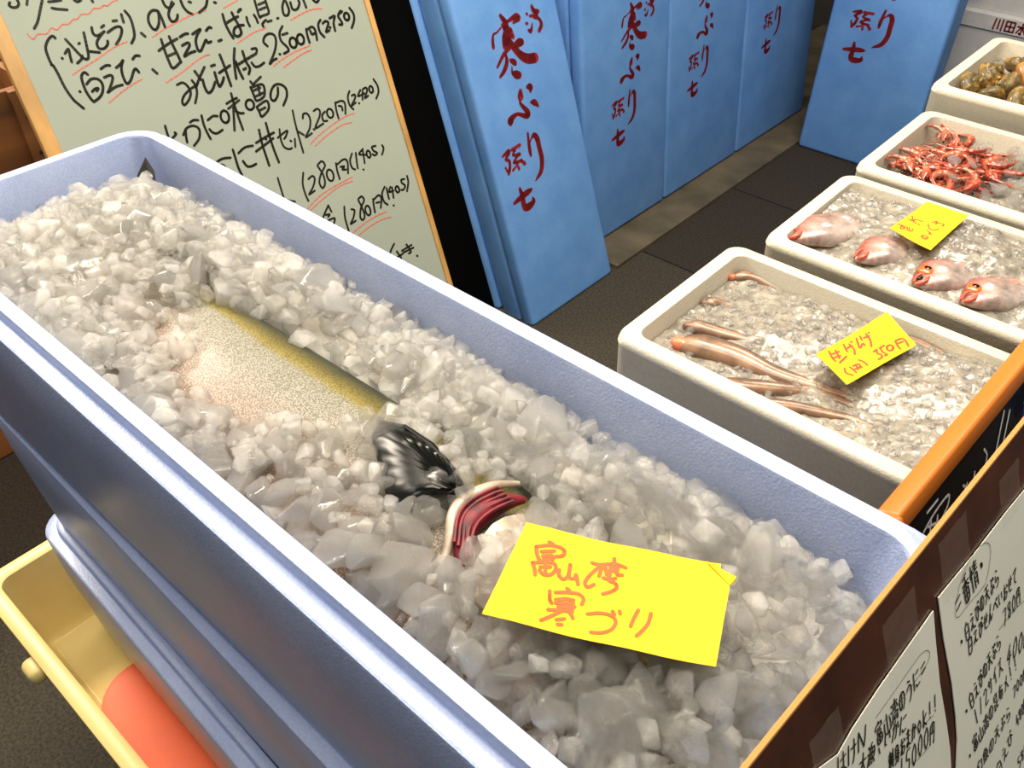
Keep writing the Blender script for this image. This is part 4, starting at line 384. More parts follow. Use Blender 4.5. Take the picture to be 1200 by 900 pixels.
far_box(.526, .95, -1.28, -.60, 3.765, 'upper white lidded box at the far end, standing on the printed one', False)

# ------------------------------------------------------------------ table and white boxes of seafood
t = thing('display_table', (-.22, 1.4, 0), 'low dark table carrying the row of open white boxes', 'table')
mb = MB(); mb.add(*box_vf((-.40, .76, .72), (.02, 2.04, .75), .004)); mb.build('table_top', 'dark_wood', t)
for sx in (-.36, -.02):
    for sy in (.81, 1.98):
        mb = MB(); mb.add(*box_vf((sx - .02, sy - .02, 0), (sx + .02, sy + .02, .72), .003)); mb.build('leg', 'dark_wood', t)
def white_box(x0, x1, y0, y1, z0, z1, label, wall=.024, depth=.12, lip=True):
    t = thing('open_fish_box', ((x0 + x1) / 2, (y0 + y1) / 2, z0), label, 'box', 'open white boxes of seafood')
    cx, cy, hx, hy = (x0 + x1) / 2, (y0 + y1) / 2, (x1 - x0) / 2, (y1 - y0) / 2
    R_ = lambda d, z, r: rrect(cx, cy, hx + d, hy + d, r, z, 5)
    mb = MB(); loft(mb, [R_(-.012, z0, .016), R_(-.008, z0 + .004, .018), R_(-.002, z1 - .012, .022), R_(-.001, z1 - .010, .022), R_(-.003, z1 - .002, .022), R_(-.006, z1, .02)] +
         ([R_(-.010, z1, .02), R_(-.011, z1 + .0005, .02), R_(-wall + .001, z1 - .0005, .016)] if lip else []) + [R_(-wall + .001, z1 - .0005, .016), R_(-wall, z1 - .003, .015), R_(-wall - .004, z1 - depth, .014)])
    mb.build('box_body', 'white', t, sharp=50)
    return t
Z1, Z4 = .95, .98
WBX = {'a': (-.4745, -.052, .717, 1.010), 'b': (-.450, .03, 1.042, 1.318), 'c': (-.4515, .03, 1.343, 1.648), 'd': (-.467, .03, 1.673, 2.028)}
white_box(*WBX['a'], .75, Z1, 'open white styrofoam box of long pale fish, nearest to the lavender boxes')
white_box(*WBX['b'], .75, Z1, 'open white styrofoam box of red-mouthed fish heads in ice')
white_box(*WBX['c'], .75, Z1, 'open white styrofoam box of red shrimp under ice')
white_box(*WBX['d'], .75, Z4, 'open white styrofoam box of mossy shellfish, farthest of the row', depth=.14)

# ------------------------------------------------------------------ ice chunks
def chunk_mesh(seed, name):
    rnd = random.Random(seed); bm = bmesh.new(); pts = []
    a, b, c = rnd.uniform(.9, 1.15), rnd.uniform(.72, 1.0), rnd.uniform(.5, .75)
    for i in range(15):
        v = Vector((rnd.gauss(0, 1), rnd.gauss(0, 1), rnd.gauss(0, 1))).normalized(); q = 3.2
        s = (abs(v.x) ** q + abs(v.y) ** q + abs(v.z) ** q) ** (-1 / q); v = v * s * rnd.uniform(.86, 1.0)
        bm.verts.new((v.x * a, v.y * b, v.z * c))
    r = bmesh.ops.convex_hull(bm, input=bm.verts[:])
    for v in [v for v in bm.verts if not v.link_faces]: bm.verts.remove(v)
    bmesh.ops.dissolve_limit(bm, angle_limit=.22, verts=bm.verts[:], edges=bm.edges[:])
    bmesh.ops.bevel(bm, geom=bm.edges[:], offset=.10, segments=2, affect='EDGES', profile=.6)
    bmesh.ops.triangulate(bm, faces=[f for f in bm.faces if len(f.verts) > 4])
    mx = max(v.co.length for v in bm.verts)
    for v in bm.verts: v.co /= mx
    me = bpy.data.meshes.new(name); bm.to_mesh(me); bm.free(); finish(me, True, 35); return me
NPROTO = 16
PROTO = [chunk_mesh(100 + i, 'ice_chunk') for i in range(NPROTO)]
PROTO_C = []
for i, me in enumerate(PROTO):
    me.materials.append(M['ice_clear']); c = me.copy(); c.materials.clear(); c.materials.append(M['ice_cloudy']); PROTO_C.append(c)
PVF = [([v.co.copy() for v in me.vertices], [tuple(p.vertices) for p in me.polygons]) for me in PROTO]
class Pile:
    """drops round pieces one by one on a height map until the wanted surface is reached"""
    def __init__(s, x0, x1, y0, y1, step, h0):
        s.x0, s.y0, s.st = x0, y0, step; s.nx, s.ny = int((x1 - x0) / step) + 1, int((y1 - y0) / step) + 1
        s.X, s.Y = np.meshgrid(x0 + np.arange(s.nx) * step, y0 + np.arange(s.ny) * step, indexing='ij')
        s.H = np.array(h0(s.X, s.Y), float)
    def win(s, x, y, r):
        i0, i1 = max(0, int((x - r - s.x0) / s.st)), min(s.nx, int((x + r - s.x0) / s.st) + 2); j0, j1 = max(0, int((y - r - s.y0) / s.st)), min(s.ny, int((y + r - s.y0) / s.st) + 2)
        d2 = (s.X[i0:i1, j0:j1] - x) ** 2 + (s.Y[i0:i1, j0:j1] - y) ** 2; return (slice(i0, i1), slice(j0, j1)), np.sqrt(np.maximum(r * r - d2, 0)), d2 < r * r
    def rest(s, x, y, r):
        sl, q, mk = s.win(x, y, r); return (np.where(mk, s.H[sl] + q, -9)).max() if mk.any() else 9
    def put(s, x, y, z, r):
        sl, q, mk = s.win(x, y, r); s.H[sl] = np.where(mk, np.maximum(s.H[sl], z + q), s.H[sl])
def fill(pile, target, radius, rnd, tries, keep=None, inner=0.8):
    """returns x, y, z, r; radius(x, y) gives a size; keep(x, y) says where pieces may not lie"""
    out = []; X0, Y0 = pile.x0, pile.y0; X1, Y1 = X0 + (pile.nx - 1) * pile.st, Y0 + (pile.ny - 1) * pile.st
    for _ in range(tries):
        x, y = rnd.uniform(X0, X1), rnd.uniform(Y0, Y1); r = radius(x, y); ri = r * inner
        best = None
        for k in range(7):
            a = rnd.uniform(0, 6.283); d = ri * .9 * (k > 0); xx, yy = x + d * math.cos(a), y + d * math.sin(a)
            xx = min(max(xx, X0 + ri), X1 - ri); yy = min(max(yy, Y0 + ri), Y1 - ri)
            z = pile.rest(xx, yy, ri)
            if best is None or z < best[2]: best = (xx, yy, z)
        x, y, z = best
        if z + ri * .7 > target(x, y) or (keep and keep(x, y, r)): continue
        pile.put(x, y, z, ri); out.append((x, y, z, r))
    return out
def inpoly(x, y, P):
    c = False; j = len(P) - 1
    for i in range(len(P)):
        if (P[i][1] > y) != (P[j][1] > y) and x < (P[j][0] - P[i][0]) * (y - P[i][1]) / (P[j][1] - P[i][1]) + P[i][0]: c = not c
        j = i
    return c
def sstep(a, b, x): t = np.clip((x - a) / (b - a), 0, 1); return t * t * (3 - 2 * t)
def polydist(x, y, P):
    d = 9
    for (ax, ay), (bx, by) in zip(P, P[1:] + P[:1]):
        t = max(0, min(1, ((x - ax) * (bx - ax) + (y - ay) * (by - ay)) / ((bx - ax) ** 2 + (by - ay) ** 2 + 1e-12))); d = min(d, math.hypot(x - ax - t * (bx - ax), y - ay - t * (by - ay)))
    return d

# ------------------------------------------------------------------ the yellowtail
SPINE = [(-1.005, .420, 1.036, .016, .010), (-.95, .388, 1.034, .024, .014), (-.86, .350, 1.032, .046, .026), (-.74, .316, 1.032, .072, .040), (-.62, .302, 1.031, .086, .048), (-.50, .298, 1.030, .092, .052),
         (-.40, .297, 1.029, .094, .053), (-.32, .297, 1.028, .092, .052), (-.24, .299, 1.026, .084, .048), (-.17, .302, 1.022, .066, .040), (-.115, .304, 1.018, .038, .026), (-.085, .305, 1.016, .012, .010)]
SP = [(a, b, c - .004, d, e) for a, b, c, d, e in spline(SPINE, 8)]; ROLL = math.radians(9)
def fish_loft(SP, n=28, dorsal=1, roll=0.0):
    mb = MB(); rings = []; attr = []
    for i, (x, y, z, hd, ht) in enumerate(SP):
        a, b = SP[max(i - 1, 0)], SP[min(i + 1, len(SP) - 1)]; t = Vector((b[0] - a[0], b[1] - a[1], b[2] - a[2])).normalized()
        side = Vector((-t.y, t.x, 0)).normalized() * dorsal; up = Vector((0, 0, 1))
        ring = []
        for k in range(n):
            an = 2 * math.pi * k / n; c, s_ = math.cos(an), math.sin(an); r = (abs(c) ** 2.15 + abs(s_) ** 2.15) ** (-1 / 2.15)
            p, q = hd * c * r, ht * s_ * r; cr, sr = math.cos(roll), math.sin(roll); ring.append(Vector((x, y, z)) + side * (p * cr - q * sr) + up * (p * sr + q * cr)); attr.append((i / (len(SP) - 1), c))
        rings.append(ring)
    loft(mb, rings, attr=attr); return mb
def attr_node(m):
    a = m.n('ShaderNodeAttribute'); a.attribute_name = 'uvpos'; s = m.n('ShaderNodeSeparateXYZ'); m.l(a.outputs['Vector'], s.inputs[0]); return s.outputs['X'], s.outputs['Y']
m = Mat('yellowtail_skin', (190, 190, 180), 0.5); m.set('Specular IOR Level', .35); u, v = attr_node(m)
mr = m.n('ShaderNodeMapRange'); mr.inputs['From Min'].default_value = -1; m.l(v, mr.inputs['Value'])
nz = m.noise(30, 3); ad = m.n('ShaderNodeMath', operation='MULTIPLY_ADD'); m.l(nz.outputs['Fac'], ad.inputs[0]); ad.inputs[1].default_value = .07; ad.inputs[2].default_value = -.035
ad2 = m.n('ShaderNodeMath', operation='ADD'); m.l(mr.outputs[0], ad2.inputs[0]); m.l(ad.outputs[0], ad2.inputs[1])
base = m.ramp(ad2.outputs[0], [(0.0, (176, 148, 130)), (0.40, (172, 154, 140)), (0.58, (162, 156, 144)), (0.745, (150, 148, 132)), (0.785, (146, 132, 60)), (0.85, (108, 98, 42)), (0.92, (58, 62, 40)), (1.0, (34, 44, 38))])
vor = m.n('ShaderNodeTexVoronoi', Scale=560.0); mp = m.n('ShaderNodeMapping'); mp.inputs['Scale'].default_value = (1, 1.35, .5); m.l(m.co(), mp.inputs['Vector']); m.l(mp.outputs[0], vor.inputs['Vector'])
scl = m.ramp(vor.outputs['Distance'], [(0.25, (255, 255, 255)), (0.62, (128, 122, 108))])
m.color(m.mix(.75, base, scl, 'MULTIPLY')); m.bump(vor.outputs['Distance'], .5, -.0012); m.set('Metallic', .0); m.set('Coat Weight', .12); m.set('Coat Roughness', .2)
M['buri'] = m.m
plain('fin_dark', 'dark_fin', (13, 14, 11), 0.28, 60, .3, Specular_IOR_Level=.3)
plain('gill_red', 'red_gill', (92, 14, 26), 0.5, 90, .4, Specular_IOR_Level=.4)
plain('gill_pale', 'pale_gill_edge', (166, 150, 132), 0.35, 50, .16, Coat_Weight=.3)
plain('pink_flesh', 'pink_flesh', (206, 132, 116), 0.3, 60, .15, Coat_Weight=.5)
plain('eye_black', 'black_pupil', (14, 12, 12), 0.08)
plain('eye_gold', 'golden_iris', (206, 176, 80), 0.2)
plain('eye_orange', 'orange_iris', (226, 104, 44), 0.2, Coat_Weight=1.0)
t = thing('yellowtail', (-.5, .295, 1.0), 'large yellowtail lying on its side, half buried in the ice of the topmost lavender box', 'fish')
FM = fish_loft(SP, 36, 1, ROLL); FM.build('body', 'buri', t, use_attr=True, sharp=80)
# tail fin: two lobes
mb = MB()
for L in ([(-.985, .418, 1.040), (-1.000, .446, 1.056), (-1.035, .468, 1.074), (-1.062, .474, 1.082), (-1.054, .452, 1.066), (-1.020, .430, 1.044)], [(-.985, .410, 1.036), (-1.010, .420, 1.034), (-1.055, .405, 1.040), (-1.080, .375, 1.040), (-1.060, .380, 1.036), (-1.015, .398, 1.034)]):
    L = [Vector(p) for p in L]; up = Vector((0, 0, .002)); mb.add([p + up for p in L] + [p - up for p in L], [(0, 1, 2, 3, 4, 5), (11, 10, 9, 8, 7, 6)] + [(i, (i + 1) % 6, (i + 1) % 6 + 6, i + 6) for i in range(6)])
mb.build('tail_fin', 'fin_dark', t, sharp=60)
# pectoral fin: fan of rays from the shoulder
FIN = [(-.3277, .3172), (-.3533, .3273), (-.3852, .3349), (-.4171, .3363), (-.441, .3292), (-.4330, .3120), (-.4044, .2946), (-.3758, .2769), (-.3586, .2770), (-.3533, .2945), (-.3413, .3075)]
mb = MB(); root = Vector((-.333, .312)); rim = [Vector(p) for p in FIN[1:]]
rim2 = []
for a, b in zip(rim, rim[1:]):
    for k in range(4): rim2.append(a.lerp(b, k / 4))
rim2.append(rim[-1]); nr = 7; top = []
for i, p in enumerate(rim2):
    e = i / (len(rim2) - 1)
    for k in range(nr):
        q = root.lerp(p, k / (nr - 1)); h = 1.099 + .013 * math.sin(math.pi * min(1, k / (nr - 1) * .8)) * (1 - .5 * e) + (.0018 if i % 2 else 0) * math.sin(math.pi * k / (nr - 1)) - .009 * (k / (nr - 1)) ** 2
        top.append(Vector((q.x, q.y, h)))
nn_ = len(rim2); f = [(i * nr + k, i * nr + k + 1, (i + 1) * nr + k + 1, (i + 1) * nr + k) for i in range(nn_ - 1) for k in range(nr - 1)]
kk = len(top); mb.add(top + [p - Vector((0, 0, .0022)) for p in top], f + [tuple(j + kk for j in q)[::-1] for q in f])
mb.build('pectoral_fin', 'fin_dark', t, sharp=70)
mb = MB(); tube(mb, [(-.3245, .3155, 1.0985), (-.352, .3275, 1.0995), (-.385, .3355, 1.0992), (-.418, .337, 1.0985), (-.442, .329, 1.096)], [.002, .003, .003, .0022, .001], 8); mb.build('fin_spine', 'fin_dark', t)
# opened gill: pale collar and red inside, gill cover towards the head
GA = spline([(-.300, .262, 1.086), (-.3096, .2795, 1.092), (-.3236, .2985, 1.0945), (-.3261, .3162, 1.0955), (-.3203, .3393, 1.0945), (-.3109, .3592, 1.088)], 4)
mb = MB(); tube(mb, GA, [.0022 + .0032 * math.sin(math.pi * i / (len(GA) - 1)) for i in range(len(GA))], 10); mb.build('gill_collar', 'gill_pale', t)
mb = MB(); GB = [(p[0] + .015, p[1] - .003, p[2] - .005) for p in GA[2:-1]]; tube(mb, GB, [.003 + .0075 * math.sin(math.pi * i / (len(GB) - 1)) for i in range(len(GB))], 10)
for q in range(5):
    G2 = [(p[0] + .007 + .004 * q, p[1] - .002, p[2] + .005 - .0010 * q) for p in GA[4:-4]]; tube(mb, G2, .0016, 6)
mb.build('gill', 'gill_red', t)
mb = MB(); pts = []
for i in range(9):
    a = i / 8
    for k in range(7):
        b = k / 6; y = .262 + .095 * a; x = -.276 + .075 * b - .018 * math.sin(math.pi * a) * (1 - b); z = 1.092 - .018 * b - .02 * (2 * a - 1) ** 2 + .004 * (1 - b)
        pts.append((x, y, z))
f = [(i * 7 + k, i * 7 + k + 1, (i + 1) * 7 + k + 1, (i + 1) * 7 + k) for i in range(8) for k in range(6)]
mb.add(pts + [(x, y, z - .003) for x, y, z in pts], f + [tuple(j + 63 for j in q)[::-1] for q in f]); mb.build('gill_cover', 'gill_pale', t)
mb = MB(); v, fc = box_vf((-1, -1, -1), (1, 1, 1), .9, 5); mb.add([(-.155 + p[0] * .011, .315 + p[1] * .011, 1.068 + p[2] * .005) for p in v], fc); e = mb.build('eye', 'eye_gold', t)
mb = MB(); mb.add([(-.155 + p[0] * .006, .315 + p[1] * .006, 1.0715 + p[2] * .003) for p in v], fc); mb.build('pupil', 'eye_black', e)

# ------------------------------------------------------------------ ice of the topmost box
rnd = random.Random(7)
IX0, IX1, IY0, IY1 = BX - BHX + .019, BX + BHX - .019, BY - BHY + .019, BY + BHY - .019
KEEP = [(-.735, .290), (-.738, .347), (-.655, .394), (-.545, .404), (-.492, .386), (-.480, .335), (-.53, .297), (-.552, .262), (-.640, .264)]
FINP = [Vector(p) for p in FIN]; FINP = [(p.x, p.y) for p in FINP]
GILLP = [(-.335, .300), (-.337, .325), (-.318, .364), (-.292, .362), (-.287, .335), (-.290, .30), (-.297, .268), (-.315, .268)]
TAGQ = [(-.2456, .2351), (-.107, .30), (-.1305, .3606), (-.148, .3675), (-.2640, .3118)]
def T(x, y):
    far = IY1 - y; near = y - IY0; le = x - IX0; ri = IX1 - x
    h = 1.101 + .010 * math.sin(x * 9 + 1) * math.sin(y * 14) + .006 * noise.noise(Vector((x * 12, y * 12, 3)))
    h -= .046 * float(sstep(.075, 0, far)) + .014 * float(sstep(.03, 0, near)) + .050 * float(sstep(.14, 0, le)) + .034 * float(sstep(.05, 0, ri))
    h -= .012 * float(sstep(.05, 0, 0 if inpoly(x, y, KEEP) else polydist(x, y, KEEP)))
    h -= .020 * float(sstep(.05, .005, polydist(x, y, [(-.47, .385), (-.30, .375), (-.20, .365)])))
    h += .010 * float(sstep(-.45, -.15, x)) * float(sstep(0, .1, far))
    if inpoly(x, y, TAGQ) or polydist(x, y, TAGQ) < .01: h = min(h, 1.108)
    return h
def bed(X, Y):
    Z = np.zeros_like(X)
    for i in range(X.shape[0]):
        for j in range(X.shape[1]): Z[i, j] = T(X[i, j], Y[i, j]) - .052
    D_ = fish_loft(spline(SP, 3), 96, 1, ROLL)
    for (px, py, pz) in D_.v:
        i, j = int(round((px - IX0) / .003)), int(round((py - IY0) / .003))
        if 0 <= i < Z.shape[0] and 0 <= j < Z.shape[1]: Z[i, j] = max(Z[i, j], pz)
    return Z
pile = Pile(IX0, IX1, IY0, IY1, .003, bed)
H0 = pile.H.copy()
def keep(x, y, r):
    if inpoly(x, y, KEEP) or polydist(x, y, KEEP) < r * .38: return rnd.random() > .012
    if inpoly(x, y, FINP) or polydist(x, y, FINP) < r * .45: return rnd.random() > .05
    if inpoly(x, y, GILLP) or polydist(x, y, GILLP) < r * .5: return True
    return False
def rad(x, y): return min(.026, max(.0075, rnd.lognormvariate(math.log(.0170), .30)))
big = fill(pile, T, rad, rnd, 17000, keep, .56)
def rotm(r): return Matrix.Rotation(r.uniform(0, 6.28), 3, 'Z') @ Matrix.Rotation(r.gauss(0, .5), 3, 'X') @ Matrix.Rotation(r.gauss(0, .5), 3, 'Y')
def visible(P, pile): sl, q, mk = pile.win(P[0], P[1], P[3] * .56); return (np.where(mk, pile.H[sl], 0).sum() / max(1, mk.sum())) < P[2] + P[3] * .75
camp = Vector((0, 0, 1.6))
def score(P): return P[3] / (Vector(P[:3]) - camp).length
order = sorted(range(len(big)), key=lambda i: (not visible(big[i], pile), -score(big[i])))
ONE = set(order[:228])
stuffb = MB(); rnd2 = random.Random(11)
for i, (x, y, z, r) in enumerate(big):
    k = rnd2.randrange(NPROTO); cl = rnd2.random() < (.72 - .42 * float(sstep(-.5, -.15, x))); Rm = rotm(rnd2); mt = Matrix.Translation((x, y, z)) @ Rm.to_4x4() @ Matrix.Diagonal((r * 1.06, r * 1.06, r * 1.06, 1))
    if i in ONE:
        o = bpy.data.objects.new('ice_chunk', (PROTO_C if cl else PROTO)[k]); COL.objects.link(o); o.matrix_world = mt
        tag(o, 'loose chunk of ice heaped with others around the yellowtail', 'ice', 'ice chunks around the yellowtail')
    else:
        stuffb.add([mt @ p for p in PVF[k][0]], PVF[k][1], 1 if cl else 0)
o = stuffb.build('smaller_ice_chunks', ['ice_clear', 'ice_cloudy'], None, sharp=35)
tag(o, 'smaller ice chunks filling the topmost lavender box around the yellowtail', 'ice', 'ice of the topmost lavender box', 'stuff')
def height_mesh(name, X, Y, Z, mat, zbot, label, group):
    nx, ny = X.shape; mb = MB(); v = [(X[i, j], Y[i, j], Z[i, j]) for i in range(nx) for j in range(ny)]
    f = [(i * ny + j, (i + 1) * ny + j, (i + 1) * ny + j + 1, i * ny + j + 1) for i in range(nx - 1) for j in range(ny - 1)]
    b = [i * ny for i in range(nx)] + [(nx - 1) * ny + j for j in range(1, ny)] + [i * ny + ny - 1 for i in range(nx - 2, -1, -1)] + [j for j in range(ny - 2, 0, -1)]
    k = len(v); v += [(v[q][0], v[q][1], zbot) for q in b]; nb = len(b)
    f += [(b[q], b[(q + 1) % nb], k + (q + 1) % nb, k + q) for q in range(nb)] + [tuple(k + q for q in range(nb))]
    mb.add(v, f); o = mb.build(name, mat, None, sharp=60); return tag(o, label, 'ice', group, 'stuff')
step = 3
HB = np.minimum(H0, np.array([[T(a, b) - .046 for a, b in zip(r1, r2)] for r1, r2 in zip(pile.X[::step, ::step], pile.Y[::step, ::step])])) if False else np.array([[T(a, b) - .050 for a, b in zip(r1, r2)] for r1, r2 in zip(pile.X[::step, ::step], pile.Y[::step, ::step])])
HB += np.array([[.004 * noise.noise(Vector((a * 60, b * 60, 0))) for a, b in zip(r1, r2)] for r1, r2 in zip(pile.X[::step, ::step], pile.Y[::step, ::step])])
for (px, py, pz) in FM.v:
    i, j = int((px - IX0) / .009 + .5), int((py - IY0) / .009 + .5)
    for i2 in (i - 1, i, i + 1):
        for j2 in (j - 1, j, j + 1):
            if 0 <= i2 < HB.shape[0] and 0 <= j2 < HB.shape[1]: HB[i2, j2] = min(HB[i2, j2], pz - .004)
height_mesh('packed_ice', pile.X[::step, ::step], pile.Y[::step, ::step], HB, 'slush', .885, 'packed ice lying deep in the topmost lavender box', 'ice of the topmost lavender box')

# ------------------------------------------------------------------ yellow price cards
def card(pl, corners, data, matink, label, fold=None, bend=0.003, fat=1.0):
    us = [c[0] for c in corners]; vs = [c[1] for c in corners]; cu, cv = sum(us) / len(us), sum(vs) / len(vs); wu = max(us) - min(us)
    lift = lambda u, v: bend * (((u - cu) / (wu / 2)) ** 2) + .0006 * math.sin(u * 90)
    t = thing('price_card', pl.p(cu, cv), label, 'card', 'yellow handwritten price cards')
    mb = MB(); a, b, c, d = [Vector(q) for q in corners[:4]]; n = 18; g = []
    for i in range(n + 1):
        for j in range(n + 1):
            s_, q = i / n, j / n; P = (a.lerp(b, s_)).lerp(d.lerp(c, s_), q); g.append((P.x, P.y))
    f = [(i * (n + 1) + j, (i + 1) * (n + 1) + j, (i + 1) * (n + 1) + j + 1, i * (n + 1) + j + 1) for i in range(n) for j in range(n)]
    if fold: f = [q for q in f if not all((g[k][0] - fold[0]) * fold[2] + (g[k][1] - fold[1]) * fold[3] > -1e-4 for k in q)]
    kk = len(g); mb.add([pl.p(u, v, lift(u, v)) for u, v in g] + [pl.p(u, v, lift(u, v) - .0004) for u, v in g], f + [tuple(k + kk for k in q)[::-1] for q in f])
    mb.build('card_sheet', 'yellow_paper', t, smooth=True, sharp=60)
    ink('handwriting', data, pl, matink, t, lift=lift, off=.0005, k=3, fat=fat)
    return t, lift
T1 = Plane((-.1796, .2976, 1.118), (.9, .43, 0), (-.43, .9, 0))
t, lf = card(T1, [(-.0761, -.0335), (.0733, -.0303), (.0768, .0500), (-.0686, .0484)], TAG_A, 'marker_red', 'large yellow card with orange Japanese writing, lying on the ice by the gill', fold=(.0672, .0409, .690, .724), fat=1.18)
mb = MB(); P = [(.0758, .0325), (.0585, .0492), (.0800, .0440), (.0790, .0385)]; mb.add([T1.p(u, v, h) for (u, v), h in zip(P, (.004, .003, -.0005, -.001))] + [T1.p(u, v, h - .0004) for (u, v), h in zip(P, (.004, .003, -.0005, -.001))], [(0, 1, 2, 3), (7, 6, 5, 4), (0, 4, 5, 1), (1, 5, 6, 2), (2, 6, 7, 3), (3, 7, 4, 0)])
mb.build('folded_corner', 'yellow_paper', t, smooth=False)
T2 = Plane((-.22476, .89179, .955), (.9, .43, 0), (-.43, .9, 0))
card(T2, [(-.0578, -.0304), (-.0224, -.0739), (.0579, .0236), (.0266, .0855)], TAG_B, 'marker_thin_red', 'yellow card with red handwriting lying on the long pale fish', bend=.002)
T3 = Plane((-.27758, 1.2046, .965), (.9, .43, 0), (-.43, .9, 0))
card(T3, [(-.0529, -.0250), (-.0007, -.0664), (.0591, .0470), (.0039, .0743)], TAG_C, 'marker_thin_red', 'yellow card with faint red handwriting lying above the red-mouthed fish heads', bend=.002)

# ------------------------------------------------------------------ crushed ice of the white boxes
def crushed_ice(key, zfun, label, n_shards, wall=.0265, seed=3, rs=(.003, .008)):
    x0, x1, y0, y1 = WBX[key]; x0 += wall; x1 -= wall; y0 += wall; y1 -= wall; st = .0042
    nx, ny = int((x1 - x0) / st), int((y1 - y0) / st); X, Y = np.meshgrid(np.linspace(x0, x1, nx), np.linspace(y0, y1, ny), indexing='ij'); Z = np.zeros_like(X)
    for i in range(nx):
        for j in range(ny):
            x, y = X[i, j], Y[i, j]; d, _ = noise.voronoi(Vector((x * 75, y * 75, seed))); d2, _ = noise.voronoi(Vector((x * 150, y * 150, seed + 5)))
            Z[i, j] = zfun(x, y) + .0065 * (d[1] - d[0]) - .003 + .0028 * (d2[1] - d2[0]) + .004 * noise.noise(Vector((x * 25, y * 25, seed)))
    rn = random.Random(seed); mb = MB(); v = [(X[i, j], Y[i, j], Z[i, j]) for i in range(nx) for j in range(ny)]
    f = [(i * ny + j, (i + 1) * ny + j, (i + 1) * ny + j + 1, i * ny + j + 1) for i in range(nx - 1) for j in range(ny - 1)]
    b = [i * ny for i in range(nx)] + [(nx - 1) * ny + j for j in range(1, ny)] + [i * ny + ny - 1 for i in range(nx - 2, -1, -1)] + [j for j in range(ny - 2, 0, -1)]
    k = len(v); nb = len(b); zb = Z1 - .11; v += [(v[q][0], v[q][1], zb) for q in b]; f += [(b[q], b[(q + 1) % nb], k + (q + 1) % nb, k + q) for q in range(nb)] + [tuple(k + q for q in range(nb))]
    mb.add(v, f)
    for _ in range(n_shards):
        i, j = rn.randrange(2, nx - 2), rn.randrange(2, ny - 2); r = rn.uniform(*rs); q = rn.randrange(NPROTO)
        mt = Matrix.Translation((X[i, j], Y[i, j], Z[i, j] + r * .25)) @ rotm(rn).to_4x4() @ Matrix.Diagonal((r, r, r, 1)); mb.add([mt @ p for p in PVF[q][0]], PVF[q][1], 1)
    o = mb.build('crushed_ice', ['crushed', 'ice_cloudy'], None, sharp=50); return tag(o, label, 'ice', 'crushed ice of the white boxes', 'stuff')
def za(x, y):
    d = (x + .4745) / .42; e = (y - .717) / .29
    return .921 + .020 * float(sstep(.35, .6, e)) * float(sstep(.12, .4, d)) * (1 - float(sstep(.8, 1, e))) + .014 * float(sstep(.62, .95, d))
crushed_ice('a', za, 'wet crushed ice between the long pale fish', 700, seed=3)
def zb(x, y):
    e = (y - 1.042) / .276; return .926 + .022 * float(sstep(.1, .6, e)) + .006 * math.sin(x * 20) - .012 * float(sstep(.85, 1, e))
crushed_ice('b', zb, 'crushed ice around the red-mouthed fish heads', 360, seed=9)
crushed_ice('c', lambda x, y: .900 + .026 * float(sstep(-.34, -.2, x)), 'crushed ice under the red shrimp', 240, seed=14, rs=(.008, .017))
crushed_ice('d', lambda x, y: .945, 'crushed ice among the mossy shellfish', 200, seed=21)

# ------------------------------------------------------------------ long pale fish (first white box)
def skin_mat(key, name, stops, spots=0.2, metallic=.1, scl=120, coat=.9, head=None):
    m = Mat(name, (200, 180, 160), 0.2); u, v = attr_node(m); mr = m.n('ShaderNodeMapRange'); mr.inputs['From Min'].default_value = -1; m.l(v, mr.inputs['Value'])
    nz = m.noise(40, 4); c = m.ramp(mr.outputs[0], stops); d = m.ramp(nz.outputs['Fac'], [(0.3, tuple(int(255 * (1 - spots)) for _ in range(3))), (0.7, (255, 255, 255))])
    if head:
        hm = m.ramp(u, [(0.72, (0, 0, 0)), (1.0, (255, 255, 255))]); n3 = m.noise(90, 3); c = m.mix(m.mix(1.0, hm, m.ramp(n3.outputs['Fac'], [(0.35, (40, 40, 40)), (0.6, (255, 255, 255))]), 'MULTIPLY'), c, head)
    m.color(m.mix(1.0, c, d, 'MULTIPLY')); n2 = m.noise(scl * 3, 2); m.bump(n2.outputs['Fac'], .2, .001); m.set('Coat Weight', coat); m.set('Coat Roughness', .1); m.set('Metallic', metallic); M[key] = m.m
skin_mat('genge', 'pale_brown_fish_skin', [(0.0, (160, 124, 98)), (0.40, (178, 144, 116)), (0.62, (148, 114, 92)), (0.76, (92, 70, 58)), (1.0, (54, 42, 36))], .35, 0, coat=.35)
skin_mat('nodo', 'rosy_fish_skin', [(0.0, (222, 206, 196)), (0.4, (214, 190, 180)), (0.66, (204, 160, 146)), (0.85, (172, 104, 90)), (1.0, (112, 66, 60))], .38, .1, coat=.4, head=(206, 78, 54))
